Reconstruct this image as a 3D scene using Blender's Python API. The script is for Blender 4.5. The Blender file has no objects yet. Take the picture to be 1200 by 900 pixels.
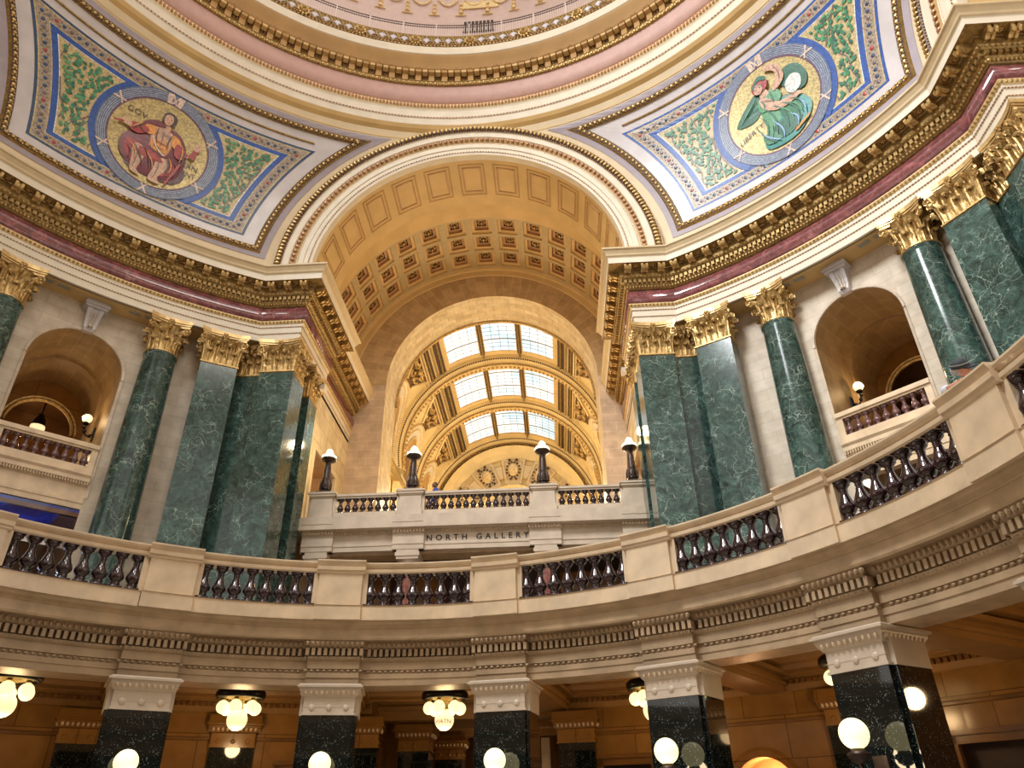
import bpy, math, random
from mathutils import Vector, Matrix
random.seed(7)
PI=math.pi; sin=math.sin; cos=math.cos; rad=math.radians
SC=bpy.context.scene; COL=SC.collection

# ------------------------------------------------------------------ materials
def nodes(name):
    m=bpy.data.materials.new(name); m.use_nodes=True
    nt=m.node_tree; b=nt.nodes['Principled BSDF']; return m,nt,b
def N(nt,t,**k):
    n=nt.nodes.new(t)
    for a,v in k.items():
        if a.startswith('i_'): n.inputs[a[2:].replace('_',' ')].default_value=v
        else: setattr(n,a,v)
    return n
def ramp(nt,fac,stops):
    r=nt.nodes.new('ShaderNodeValToRGB'); e=r.color_ramp.elements
    while len(e)<len(stops): e.new(.5)
    for i,(p,c) in enumerate(stops): e[i].position=p; e[i].color=(*c,1)
    nt.links.new(fac,r.inputs[0]); return r.outputs[0]
def bump(nt,b,h,strength=.3,dist=.02):
    n=N(nt,'ShaderNodeBump'); n.inputs['Strength'].default_value=strength; n.inputs['Distance'].default_value=dist
    nt.links.new(h,n.inputs['Height']); nt.links.new(n.outputs[0],b.inputs['Normal'])
def mat(name,c,rough=.5,metal=0,var=.12,scale=3,bmp=0,bscale=20,coat=0,emit=None,es=1,spec=None,c2=None):
    m,nt,b=nodes(name)
    b.inputs['Roughness'].default_value=rough; b.inputs['Metallic'].default_value=metal
    if coat: b.inputs['Coat Weight'].default_value=coat; b.inputs['Coat Roughness'].default_value=.05
    if spec is not None: b.inputs['Specular IOR Level'].default_value=spec
    tc=N(nt,'ShaderNodeTexCoord')
    if var or c2:
        n=N(nt,'ShaderNodeTexNoise'); n.inputs['Scale'].default_value=scale; n.inputs['Detail'].default_value=5
        nt.links.new(tc.outputs['Object'],n.inputs['Vector'])
        lo=c2 or tuple(x*(1-var) for x in c); hi=c if c2 else tuple(min(1,x*(1+var)) for x in c)
        nt.links.new(ramp(nt,n.outputs['Fac'],[(.35,lo),(.65,hi)]),b.inputs['Base Color'])
    else: b.inputs['Base Color'].default_value=(*c,1)
    if bmp:
        n=N(nt,'ShaderNodeTexNoise'); n.inputs['Scale'].default_value=bscale; n.inputs['Detail'].default_value=4
        nt.links.new(tc.outputs['Object'],n.inputs['Vector']); bump(nt,b,n.outputs['Fac'],bmp)
    if emit: b.inputs['Emission Color'].default_value=(*emit,1); b.inputs['Emission Strength'].default_value=es
    return m
def ashlar(name,c1,c2,mort,w=1.0,h=.42,ms=.012,rough=.55,attr=True):
    m,nt,b=nodes(name); b.inputs['Roughness'].default_value=rough
    a=N(nt,'ShaderNodeAttribute',attribute_name='st')
    br=N(nt,'ShaderNodeTexBrick'); br.inputs['Scale'].default_value=1; br.inputs['Brick Width'].default_value=w; br.inputs['Row Height'].default_value=h
    br.inputs['Mortar Size'].default_value=ms; br.inputs['Mortar Smooth'].default_value=.3; br.inputs['Bias'].default_value=0
    br.inputs['Color1'].default_value=(*c1,1); br.inputs['Color2'].default_value=(*c2,1); br.inputs['Mortar'].default_value=(*mort,1)
    nt.links.new(a.outputs['Vector'],br.inputs['Vector'])
    n=N(nt,'ShaderNodeTexNoise'); n.inputs['Scale'].default_value=2.2; n.inputs['Detail'].default_value=7
    tc=N(nt,'ShaderNodeTexCoord'); nt.links.new(tc.outputs['Object'],n.inputs['Vector'])
    v=ramp(nt,n.outputs['Fac'],[(.3,(.82,.8,.78)),(.7,(1.1,1.1,1.1))])
    mx=N(nt,'ShaderNodeMix',data_type='RGBA',blend_type='MULTIPLY'); mx.inputs[0].default_value=1
    nt.links.new(br.outputs['Color'],mx.inputs[6]); nt.links.new(v,mx.inputs[7]); nt.links.new(mx.outputs[2],b.inputs['Base Color'])
    return m
def veined(name,base,mid,vein,scale=1.6,rough=.12,vw=.03,coat=.5,blocks=False,metal=0):
    m,nt,b=nodes(name); b.inputs['Roughness'].default_value=rough; b.inputs['Coat Weight'].default_value=coat; b.inputs['Coat Roughness'].default_value=.04
    tc=N(nt,'ShaderNodeTexCoord'); vec=tc.outputs['Object']
    oi=N(nt,'ShaderNodeObjectInfo'); ad=N(nt,'ShaderNodeVectorMath',operation='ADD'); sc=N(nt,'ShaderNodeVectorMath',operation='SCALE')
    cb=N(nt,'ShaderNodeCombineXYZ'); nt.links.new(oi.outputs['Random'],cb.inputs[0]); nt.links.new(oi.outputs['Random'],cb.inputs[2])
    sc.inputs['Scale'].default_value=37; nt.links.new(cb.outputs[0],sc.inputs[0]); nt.links.new(vec,ad.inputs[0]); nt.links.new(sc.outputs[0],ad.inputs[1]); vec=ad.outputs[0]
    slab=None
    if blocks:
        sx=N(nt,'ShaderNodeSeparateXYZ'); nt.links.new(vec,sx.inputs[0])
        dv=N(nt,'ShaderNodeMath',operation='DIVIDE'); dv.inputs[1].default_value=blocks; nt.links.new(sx.outputs[2],dv.inputs[0])
        fl_=N(nt,'ShaderNodeMath',operation='FLOOR'); nt.links.new(dv.outputs[0],fl_.inputs[0])
        wn=N(nt,'ShaderNodeTexWhiteNoise',noise_dimensions='1D'); nt.links.new(fl_.outputs[0],wn.inputs['W'])
        a2=N(nt,'ShaderNodeVectorMath',operation='ADD'); s2=N(nt,'ShaderNodeVectorMath',operation='SCALE'); s2.inputs['Scale'].default_value=19
        nt.links.new(wn.outputs['Color'],s2.inputs[0]); nt.links.new(vec,a2.inputs[0]); nt.links.new(s2.outputs[0],a2.inputs[1]); vec=a2.outputs[0]; slab=wn.outputs['Value']
    w=N(nt,'ShaderNodeTexNoise'); w.inputs['Scale'].default_value=scale; w.inputs['Detail'].default_value=6; nt.links.new(vec,w.inputs['Vector'])
    mixv=N(nt,'ShaderNodeMix',data_type='RGBA',blend_type='LINEAR_LIGHT'); mixv.inputs[0].default_value=.35
    nt.links.new(vec,mixv.inputs[6]); nt.links.new(w.outputs['Color'],mixv.inputs[7])
    def veins(s,wd):
        v=N(nt,'ShaderNodeTexVoronoi',feature='DISTANCE_TO_EDGE'); v.inputs['Scale'].default_value=s; nt.links.new(mixv.outputs[2],v.inputs['Vector'])
        return ramp(nt,v.outputs['Distance'],[(0,(1,1,1)),(wd,(0,0,0))])
    v1=veins(scale*.8,vw); v2=veins(scale*2.6,vw*1.6)
    n2=N(nt,'ShaderNodeTexNoise'); n2.inputs['Scale'].default_value=scale*1.1; n2.inputs['Detail'].default_value=9; n2.inputs['Roughness'].default_value=.72; n2.inputs['Distortion'].default_value=1.2
    nt.links.new(vec,n2.inputs['Vector'])
    basec=ramp(nt,n2.outputs['Fac'],[(.32,base),(.52,mid),(.72,tuple(x*2.3 for x in mid))])
    m1=N(nt,'ShaderNodeMath',operation='MULTIPLY'); nt.links.new(v2,m1.inputs[0]); nt.links.new(n2.outputs['Fac'],m1.inputs[1])
    m2=N(nt,'ShaderNodeMath',operation='MAXIMUM'); nt.links.new(v1,m2.inputs[0]); nt.links.new(m1.outputs[0],m2.inputs[1])
    n3=N(nt,'ShaderNodeTexNoise'); n3.inputs['Scale'].default_value=scale*.7; n3.inputs['Detail'].default_value=3; nt.links.new(vec,n3.inputs['Vector'])
    msk=ramp(nt,n3.outputs['Fac'],[(.42,(.08,.08,.08)),(.62,(.9,.9,.9))])
    m3=N(nt,'ShaderNodeMath',operation='MULTIPLY'); nt.links.new(m2.outputs[0],m3.inputs[0]); nt.links.new(msk,m3.inputs[1])
    mx=N(nt,'ShaderNodeMix',data_type='RGBA'); nt.links.new(m3.outputs[0],mx.inputs[0]); nt.links.new(basec,mx.inputs[6]); mx.inputs[7].default_value=(*vein,1)
    if slab is not None:
        mu=N(nt,'ShaderNodeMix',data_type='RGBA',blend_type='MULTIPLY'); mu.inputs[0].default_value=1; nt.links.new(mx.outputs[2],mu.inputs[6])
        nt.links.new(ramp(nt,slab,[(0,(.75,.75,.75)),(1,(1.45,1.4,1.35))]),mu.inputs[7]); nt.links.new(mu.outputs[2],b.inputs['Base Color'])
    else: nt.links.new(mx.outputs[2],b.inputs['Base Color'])
    return m
def granite(name):
    m,nt,b=nodes(name); b.inputs['Roughness'].default_value=.06; b.inputs['Coat Weight'].default_value=.6; b.inputs['Coat Roughness'].default_value=.02
    tc=N(nt,'ShaderNodeTexCoord'); v=N(nt,'ShaderNodeTexVoronoi'); v.inputs['Scale'].default_value=34; nt.links.new(tc.outputs['Object'],v.inputs['Vector'])
    f=ramp(nt,v.outputs['Distance'],[(.12,(1,1,1)),(.3,(0,0,0))])
    n=N(nt,'ShaderNodeTexNoise'); n.inputs['Scale'].default_value=9; nt.links.new(tc.outputs['Object'],n.inputs['Vector'])
    k=ramp(nt,n.outputs['Fac'],[(.42,(0,0,0)),(.62,(1,1,1))])
    mm=N(nt,'ShaderNodeMath',operation='MULTIPLY'); nt.links.new(f,mm.inputs[0]); nt.links.new(k,mm.inputs[1])
    mx=N(nt,'ShaderNodeMix',data_type='RGBA'); nt.links.new(mm.outputs[0],mx.inputs[0]); mx.inputs[6].default_value=(.006,.009,.009,1); mx.inputs[7].default_value=(.28,.34,.34,1)
    nt.links.new(mx.outputs[2],b.inputs['Base Color']); return m
def tessera(name,c,rough=.3,var=.25,metal=0):
    # mosaic: small tesserae with a slightly uneven glassy face
    m,nt,b=nodes(name); b.inputs['Roughness'].default_value=rough; b.inputs['Metallic'].default_value=metal
    tc=N(nt,'ShaderNodeTexCoord'); v=N(nt,'ShaderNodeTexVoronoi'); v.inputs['Scale'].default_value=16; nt.links.new(tc.outputs['Object'],v.inputs['Vector'])
    lo=tuple(x*(1-var) for x in c); hi=tuple(min(1,x*(1+var)) for x in c)
    bw=N(nt,'ShaderNodeRGBToBW'); nt.links.new(v.outputs['Color'],bw.inputs[0])
    nt.links.new(ramp(nt,bw.outputs[0],[(.2,lo),(.8,hi)]),b.inputs['Base Color'])
    bump(nt,b,bw.outputs[0],.25,.01); return m
def skyglass(name):
    m,nt,b=nodes(name); b.inputs['Roughness'].default_value=.2; b.inputs['Base Color'].default_value=(.6,.7,.8,1)
    tc=N(nt,'ShaderNodeTexCoord'); n=N(nt,'ShaderNodeTexNoise'); n.inputs['Scale'].default_value=.35; n.inputs['Detail'].default_value=3; nt.links.new(tc.outputs['Object'],n.inputs['Vector'])
    c=ramp(nt,n.outputs['Fac'],[(.40,(.30,.66,.90)),(.52,(.86,.94,1)),(.72,(1,1,.98))])
    nt.links.new(c,b.inputs['Emission Color']); b.inputs['Emission Strength'].default_value=.98; return m

M={}
M['cream']=mat('cream_plaster',(.76,.68,.54),.55,var=.05,scale=1.5)
M['cream2']=mat('warm_cream_plaster',(.70,.57,.37),.55,var=.05,scale=1.2)
M['tan']=mat('tan_paint',(.66,.45,.19),.55,var=.07,scale=.9)
M['tan3']=mat('pale_tan_paint',(.64,.50,.30),.5,var=.05)
M['tan2']=mat('deep_tan_paint',(.47,.28,.10),.55,var=.08,scale=.9)
M['vault']=mat('yellow_plaster',(.80,.62,.31),.5,var=.07,scale=.9)
M['pink']=mat('pink_paint',(.58,.36,.31),.5,var=.05)
M['mauve']=mat('mauve_shadow_paint',(.36,.31,.35),.5,var=.05)
M['palepink']=mat('pale_pink_paint',(.68,.52,.48),.6,var=.04)
M['gold']=mat('gilding',(.52,.35,.14),.40,.7,var=.3,scale=9,bmp=.4,bscale=26)
M['oldgold']=mat('aged_gilding',(.34,.22,.075),.45,.5,var=.3,scale=9,bmp=.35,bscale=20)
M['palegold']=mat('pale_gilding',(.80,.60,.30),.4,.3,var=.15,scale=7)
M['rosegold']=mat('rose_bronze',(.42,.22,.12),.45,.4,var=.3,scale=8)
M['stone']=ashlar('light_ashlar',(.62,.52,.39),(.70,.61,.49),(.55,.46,.35))
M['stone2']=ashlar('warm_ashlar',(.60,.42,.22),(.50,.33,.16),(.70,.53,.30),1.1,.5,.014)
M['nstone']=ashlar('brown_ashlar',(.46,.31,.15),(.38,.25,.115),(.50,.38,.23),1.1,.5,.014)
M['stonepink']=ashlar('pinkish_ashlar',(.60,.45,.33),(.68,.52,.36),(.72,.60,.46),1.0,.48,.016)
M['revealstone']=ashlar('cream_ashlar',(.78,.66,.44),(.62,.48,.28),(.50,.38,.22),.9,.8,.02)
M['lime']=mat('polished_limestone',(.74,.57,.38),.3,var=.13,scale=2.2,coat=.2)
M['lime2']=mat('shaded_shell_limestone',(.55,.40,.24),.38,var=.14,scale=3)
M['lime3']=mat('shaded_tan_limestone',(.46,.33,.20),.4,var=.14,scale=2)  # darker, warmer limestone copy with the ring's shade in its colour
M['limegrey']=mat('grey_limestone',(.64,.53,.41),.4,var=.1,scale=2)
M['green']=veined('green_marble',(.007,.017,.015),(.032,.066,.058),(.36,.47,.41),2.3,.15,.020,.08,blocks=4.1)
M['red']=veined('purple_marble',(.10,.028,.034),(.20,.062,.064),(.42,.22,.21),2.2,.10,.02)
M['rojo']=veined('red_brown_marble',(.14,.035,.025),(.26,.08,.06),(.4,.2,.16),2.5,.2,.02)
M['balmar']=veined('dark_marble',(.006,.003,.004),(.022,.007,.010),(.16,.07,.07),7,.08,.03,.7)
M['balmar2']=veined('brown_marble',(.07,.03,.03),(.16,.075,.07),(.34,.22,.2),6,.15,.03,.5)
M['granite']=granite('black_granite')
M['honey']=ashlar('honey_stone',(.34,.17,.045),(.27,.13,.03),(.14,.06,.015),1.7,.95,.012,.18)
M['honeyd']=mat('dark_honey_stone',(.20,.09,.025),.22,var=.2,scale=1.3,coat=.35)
M['honeyc']=mat('honey_ceiling_paint',(.32,.165,.05),.35,var=.12,scale=1)
M['orange']=mat('apricot_stone',(.75,.36,.15),.3,var=.15,scale=1.4)
M['black']=mat('dark_bronze',(.018,.014,.012),.35,.5,var=.3,scale=12)
M['bronze']=mat('brown_bronze',(.055,.035,.028),.35,.5,var=.3,scale=12,bmp=.3)
M['dark']=mat('dark_space_shade',(.05,.025,.018),.6,var=.2)  # near-black colour stands in for the shade of dark spaces
M['globe']=mat('opal_glass',(1,.93,.75),.3,var=0,emit=(1,.85,.42),es=1.25)
M['globew']=mat('white_opal_glass',(1,.97,.9),.3,var=0,emit=(1,.95,.82),es=1.1)
M['blue']=tessera('blue_mosaic',(.012,.075,.34)); M['navy']=tessera('navy_mosaic',(.02,.06,.14))
M['lightblue']=tessera('pale_blue_mosaic',(.22,.42,.68))
M['beige']=tessera('beige_mosaic',(.34,.27,.20)); M['goldm']=tessera('gold_mosaic',(.42,.33,.14),.3,.3,.25); M['pgoldm']=tessera('pale_gold_mosaic',(.52,.41,.20),.3,.25)
M['leaf1']=tessera('green_mosaic',(.03,.20,.10)); M['leaf2']=tessera('bright_green_mosaic',(.08,.30,.14)); M['leaf3']=tessera('deep_green_mosaic',(.02,.13,.08))
M['stem']=tessera('brown_mosaic',(.17,.12,.13)); M['wred']=tessera('red_mosaic',(.36,.035,.035)); M['dred']=tessera('maroon_mosaic',(.16,.02,.035))
M['orangem']=tessera('orange_mosaic',(.72,.30,.06)); M['skinm']=tessera('flesh_mosaic',(.58,.35,.24)); M['greyb']=tessera('slate_blue_mosaic',(.12,.155,.25)); M['lgreyb']=tessera('light_slate_mosaic',(.45,.50,.60))
M['ribbon']=tessera('ribbon_mosaic',(.66,.50,.42)); M['whitem']=tessera('white_mosaic',(.68,.70,.66)); M['teal']=tessera('teal_mosaic',(.04,.26,.24)); M['purplem']=tessera('purple_mosaic',(.13,.05,.10)); M['hairm']=tessera('dark_brown_mosaic',(.07,.04,.04))
M['lav']=mat('lavender_plaster',(.58,.54,.55),.35,var=.08,scale=1.2,coat=.3)
M['ink']=mat('dark_lettering',(.035,.03,.03),.5,var=0)
M['vent']=mat('grey_grille',(.38,.38,.32),.5,var=.1)
M['shell']=mat('white_shell_paint',(.72,.68,.74),.4,var=.08)
M['skyglass']=skyglass('skylight_glass')
M['lead']=mat('lead_bars',(.42,.38,.28),.5,var=0)
M['iron']=mat('painted_iron',(.75,.65,.6),.4,var=0)
M['irond']=mat('dark_iron',(.14,.08,.08),.4,var=0)
M['bluev']=mat('blue_lit_varnish',(.03,.09,.60),.08,var=.5,scale=1.2,coat=1,c2=(.02,.03,.22))  # blue light on the soffit is mixed into the varnish colour
M['brownv']=mat('brown_varnish',(.17,.07,.04),.12,var=.3,scale=2,coat=1)
M['skin']=mat('skin',(.60,.28,.19),.5,var=.1,scale=12); M['skin2']=mat('dark_skin',(.16,.08,.055),.5,var=.1,scale=12)
M['shirt']=mat('pale_shirt_cloth',(.66,.72,.86),.8,var=.05,bmp=.2,bscale=40); M['navycloth']=mat('blue_cloth',(.03,.08,.42),.8,var=.1)
M['cap']=mat('black_cap_cloth',(.03,.04,.05),.7,var=.1); M['capw']=mat('grey_cap_trim',(.45,.5,.52),.7,var=0); M['hair']=mat('grey_hair',(.45,.43,.42),.7,var=.2,scale=40); M['hairb']=mat('black_hair',(.015,.012,.012),.7,var=.2,scale=40)
M['trouser']=mat('dark_trousers',(.05,.05,.07),.8,var=.1); M['shoe']=mat('shoe_leather',(.03,.02,.02),.4,var=0)
M['floor']=mat('floor_marble',(.42,.36,.30),.25,var=.15,scale=.8)
M['spandrel']=mat('umber_ground_paint',(.075,.04,.018),.5,.1,var=.4,scale=6)
M['umber2']=mat('relief_shadow_brown',(.16,.09,.035),.5,.1,var=.3,scale=6)
M['mauve2']=mat('taupe_glass',(.42,.36,.33),.3,var=.1)
M['abgold']=mat('bright_gilding',(.66,.46,.20),.38,.5,var=.15,scale=7)
M['whiteg']=mat('whitened_gilding',(.80,.70,.52),.4,.1,var=.15,scale=9)
M['peach']=mat('peach_wall',(.62,.42,.24),.5,var=.08)

# ------------------------------------------------------------------ mesh builder
class MB:
    def __init__(s): s.v=[]; s.f=[]; s.st=[]
    def add(s,vs,fs,st=None):
        b=len(s.v); s.v+= [tuple(v) for v in vs]; s.f+=[tuple(b+i for i in f) for f in fs]
        s.st+= st if st else [(v[0],v[2],0) for v in vs]; return s
    def grid(s,rows,close=False,st=None):
        n=len(rows[0]); vs=[p for r in rows for p in r]; fs=[]
        for i in range(len(rows)-1):
            for j in range(n-1+(1 if close else 0)):
                a=i*n+j; b=i*n+(j+1)%n; fs.append((a,b,b+n,a+n))
        return s.add(vs,fs,[q for r in st for q in r] if st else None)
    def box(s,x0,x1,y0,y1,z0,z1):
        vs=[(x,y,z) for z in (z0,z1) for y in (y0,y1) for x in (x0,x1)]
        return s.add(vs,[(0,1,3,2),(4,6,7,5),(0,4,5,1),(1,5,7,3),(3,7,6,2),(2,6,4,0)])
    def lathe(s,prof,n=16,c=(0,0,0),cap=True):
        rows=[[(c[0]+r*cos(2*PI*j/n),c[1]+r*sin(2*PI*j/n),c[2]+z) for j in range(n)] for r,z in prof]
        b=len(s.v); s.grid(rows,True)
        if cap:
            s.f.append(tuple(b+j for j in range(n))); s.f.append(tuple(b+(len(prof)-1)*n+j for j in range(n)))
        return s
    def ball(s,c,r,n=12,m=7,sx=1,sy=1,sz=1):
        rows=[]
        for i in range(m+1):
            t=-PI/2+PI*i/m; rows.append([(c[0]+sx*r*cos(t)*cos(2*PI*j/n),c[1]+sy*r*cos(t)*sin(2*PI*j/n),c[2]+sz*r*sin(t)) for j in range(n)])
        return s.grid(rows,True)
    def tube(s,pts,r,n=6,rs=None):
        rows=[]
        for i,p in enumerate(pts):
            p=Vector(p); a=Vector(pts[max(0,i-1)]); b=Vector(pts[min(len(pts)-1,i+1)]); d=(b-a)
            if d.length<1e-9: d=Vector((0,0,1))
            d.normalize(); u=d.cross(Vector((0,0,1)) if abs(d.z)<.9 else Vector((1,0,0))).normalized(); w=d.cross(u)
            rr=rs[i] if rs else r
            rows.append([tuple(p+u*rr*cos(2*PI*j/n)+w*rr*sin(2*PI*j/n)) for j in range(n)])
        return s.grid(rows,True)
    def xf(s,o,M4):
        return s.add([tuple(M4@Vector(v)) for v in o.v],o.f,list(o.st))
    def build(s,name,m,parent=None,smooth=False,loc=None,rz=0,kind=None):
        me=bpy.data.meshes.new(name); me.from_pydata(s.v,[],s.f)
        a=me.attributes.new('st','FLOAT_VECTOR','POINT')
        a.data.foreach_set('vector',[c for t in s.st for c in t])
        me.materials.append(M[m] if isinstance(m,str) else m)
        if smooth: me.polygons.foreach_set('use_smooth',[True]*len(me.polygons))
        me.update()
        o=bpy.data.objects.new(name,me); COL.objects.link(o)
        if parent: o.parent=parent
        if loc: o.location=loc
        if rz: o.rotation_euler=(0,0,rz)
        if kind: o['kind']=kind
        return o
def rotz(a,loc=(0,0,0)): return Matrix.Translation(loc)@Matrix.Rotation(a,4,'Z')
def tag(o,label=None,cat=None,group=None,kind=None):
    if label: o['label']=label
    if cat: o['category']=cat
    if group: o['group']=group
    if kind: o['kind']=kind
    return o
def thing(name,label,cat,loc=(0,0,0),rz=0,group=None):
    o=bpy.data.objects.new(name,None); COL.objects.link(o); o.location=loc; o.rotation_euler=(0,0,rz); o.empty_display_size=.1
    return tag(o,label,cat,group)
def struct(name,loc=(0,0,0),rz=0):
    o=bpy.data.objects.new(name,None); COL.objects.link(o); o.location=loc; o.rotation_euler=(0,0,rz); o['kind']='structure'; o.empty_display_size=.1; return o
def dup(root,loc=None,rz=None,label=None,group=None):
    r=root.copy(); COL.objects.link(r)
    if loc is not None: r.location=loc
    if rz is not None: r.rotation_euler=(0,0,rz)
    if label: r['label']=label
    if group: r['group']=group
    for ch in list(root.children):
        c=ch.copy(); COL.objects.link(c); c.parent=r
        for g in ch.children:
            d=g.copy(); COL.objects.link(d); d.parent=c
    return r
def P(az,R,z=0): a=rad(az); return Vector((R*sin(a),R*cos(a),z))
def textmesh(s,size,mapf,name,m,parent,spacing=1,thick=0):
    cu=bpy.data.curves.new('t','FONT'); cu.body=s; cu.size=size; cu.align_x='CENTER'; cu.space_character=spacing; cu.resolution_u=3; cu.offset=thick
    o=bpy.data.objects.new('t',cu); COL.objects.link(o); bpy.context.view_layer.update()
    dg=bpy.context.evaluated_depsgraph_get(); me=bpy.data.meshes.new_from_object(o.evaluated_get(dg))
    vs=[mapf(v.co.x,v.co.y) for v in me.vertices]; fs=[tuple(p.vertices) for p in me.polygons]
    bpy.data.objects.remove(o); bpy.data.curves.remove(cu); bpy.data.meshes.remove(me)
    b=MB(); b.add(vs,fs); return b.build(name,m,parent)

ZC=21.5          # springing level of the great arches
RHO=17.95; ZS=21.45
X0=6.6; Y0=16.0; R0=18.0; YE=25.2; YB=19.6

# ------------------------------------------------------------------ plan of a pier (between two arms)
def kinkaz(o): return math.degrees(math.acos((Y0-o)/(R0-o)))
def pier_path(o,n=28):
    a=kinkaz(o); h=[(X0+.4-o,YE),(X0+.4-o,YB+o),(X0-o,YB+o),(X0-o,Y0-o)]
    arc=[((R0-o)*sin(rad(t)),(R0-o)*cos(rad(t))) for t in [a+(90-2*a)*i/n for i in range(n+1)]]
    return h+arc+[(y,x) for x,y in reversed(h)]
def pier_items(o,spacing,end=.0):
    """evenly spaced stations along the path: (x, y, rotation) with local -y facing the rotunda"""
    a=kinkaz(o); out=[]
    def line(p,q,inset=0):
        d=Vector((q[0]-p[0],q[1]-p[1])); L=d.length; d.normalize(); nx,ny=(-d.y,d.x)
        n=max(1,int((L-2*inset)/spacing+.5))
        for i in range(n):
            t=inset+(L-2*inset)*(i+.5)/n; out.append((p[0]+d.x*t,p[1]+d.y*t,nx,ny))
    def arc(R,a0,a1):
        n=max(1,int(rad(a1-a0)*R/spacing+.5))
        for i in range(n):
            t=rad(a0+(a1-a0)*(i+.5)/n); out.append((R*sin(t),R*cos(t),-sin(t),-cos(t)))
    y=YB+o
    line((X0+.4-o,YE),(X0+.4-o,y)); line((X0-o,y),(X0-o,Y0-o)); k=((R0-o)*sin(rad(a)),(R0-o)*cos(rad(a))); line((X0-o,Y0-o),k)
    first=list(out); arc(R0-o,a,90-a)
    for x,yy,nx,ny in reversed(first): out.append((yy,x,ny,nx))
    res=[]
    for i,(x,yy,nx,ny) in enumerate(out):
        # make sure the normal points to the open side
        if nx*x+ny*yy>0: nx,ny=-nx,-ny
        res.append((x,yy,math.atan2(nx,-ny)))
    return res
def sweep(prof,m,n=28):
    rows=[]; sts=[]
    for o,z in prof:
        pth=pier_path(o,n); rows.append([(m*x,y,z) for x,y in pth])
        s=0; st=[]
        for i,(x,y) in enumerate(pth):
            if i: s+=math.hypot(x-pth[i-1][0],y-pth[i-1][1])
            st.append((s,z,0))
        sts.append(st)
    return MB().grid(rows,st=sts)
def scatter(items,unit,m,z):
    b=MB()
    for x,y,r in items: b.xf(unit,rotz(m*r,(m*x,y,z)))
    return b
def egg(w,h,d,n=6):
    b=MB(); b.lathe([(.0,-h/2),(w*.38,-h*.25),(w*.5,.1*h),(w*.3,h*.42),(0,h/2)],n,cap=False); b.v=[(x,y*d/w,z) for x,y,z in b.v]; return b

# modillion: scrolled bracket, front towards -y, hangs under z=0
def modillion_mb(w=.27,l=.39,h=.25):
    b=MB(); n=9; rows=[]
    prof=[(0,0),(0,-h),(-.08,-h*1.02),(-.16,-h*.8),(-.24,-h*.72),(-.30,-h*.95),(-.35,-h*.8),(-l,-h*.45),(-l+.02,0)]
    for s in (-w/2,-w*.17,-w*.16,w*.16,w*.17,w/2):
        k=1 if abs(s)>w*.165 else .86
        rows.append([(s,y*k,z*k if z else 0) for y,z in prof])
    b.grid(rows); b.add(rows[0],[tuple(range(len(prof)))]); b.add(rows[-1],[tuple(range(len(prof)))])
    return b
def rosette_mb(s=.15):
    b=MB()
    for k in range(6):
        a=k*PI/3; b.ball((s*.55*cos(a),s*.55*sin(a),-.02),s*.38,8,4,1,1,.5)
    b.ball((0,0,-.05),s*.3,8,4); return b
def ring_mb(r0,r1,t,n=14):
    return MB().lathe([(r0,0),(r0,-t),(r1,-t),(r1,0)],n,cap=False)

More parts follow.
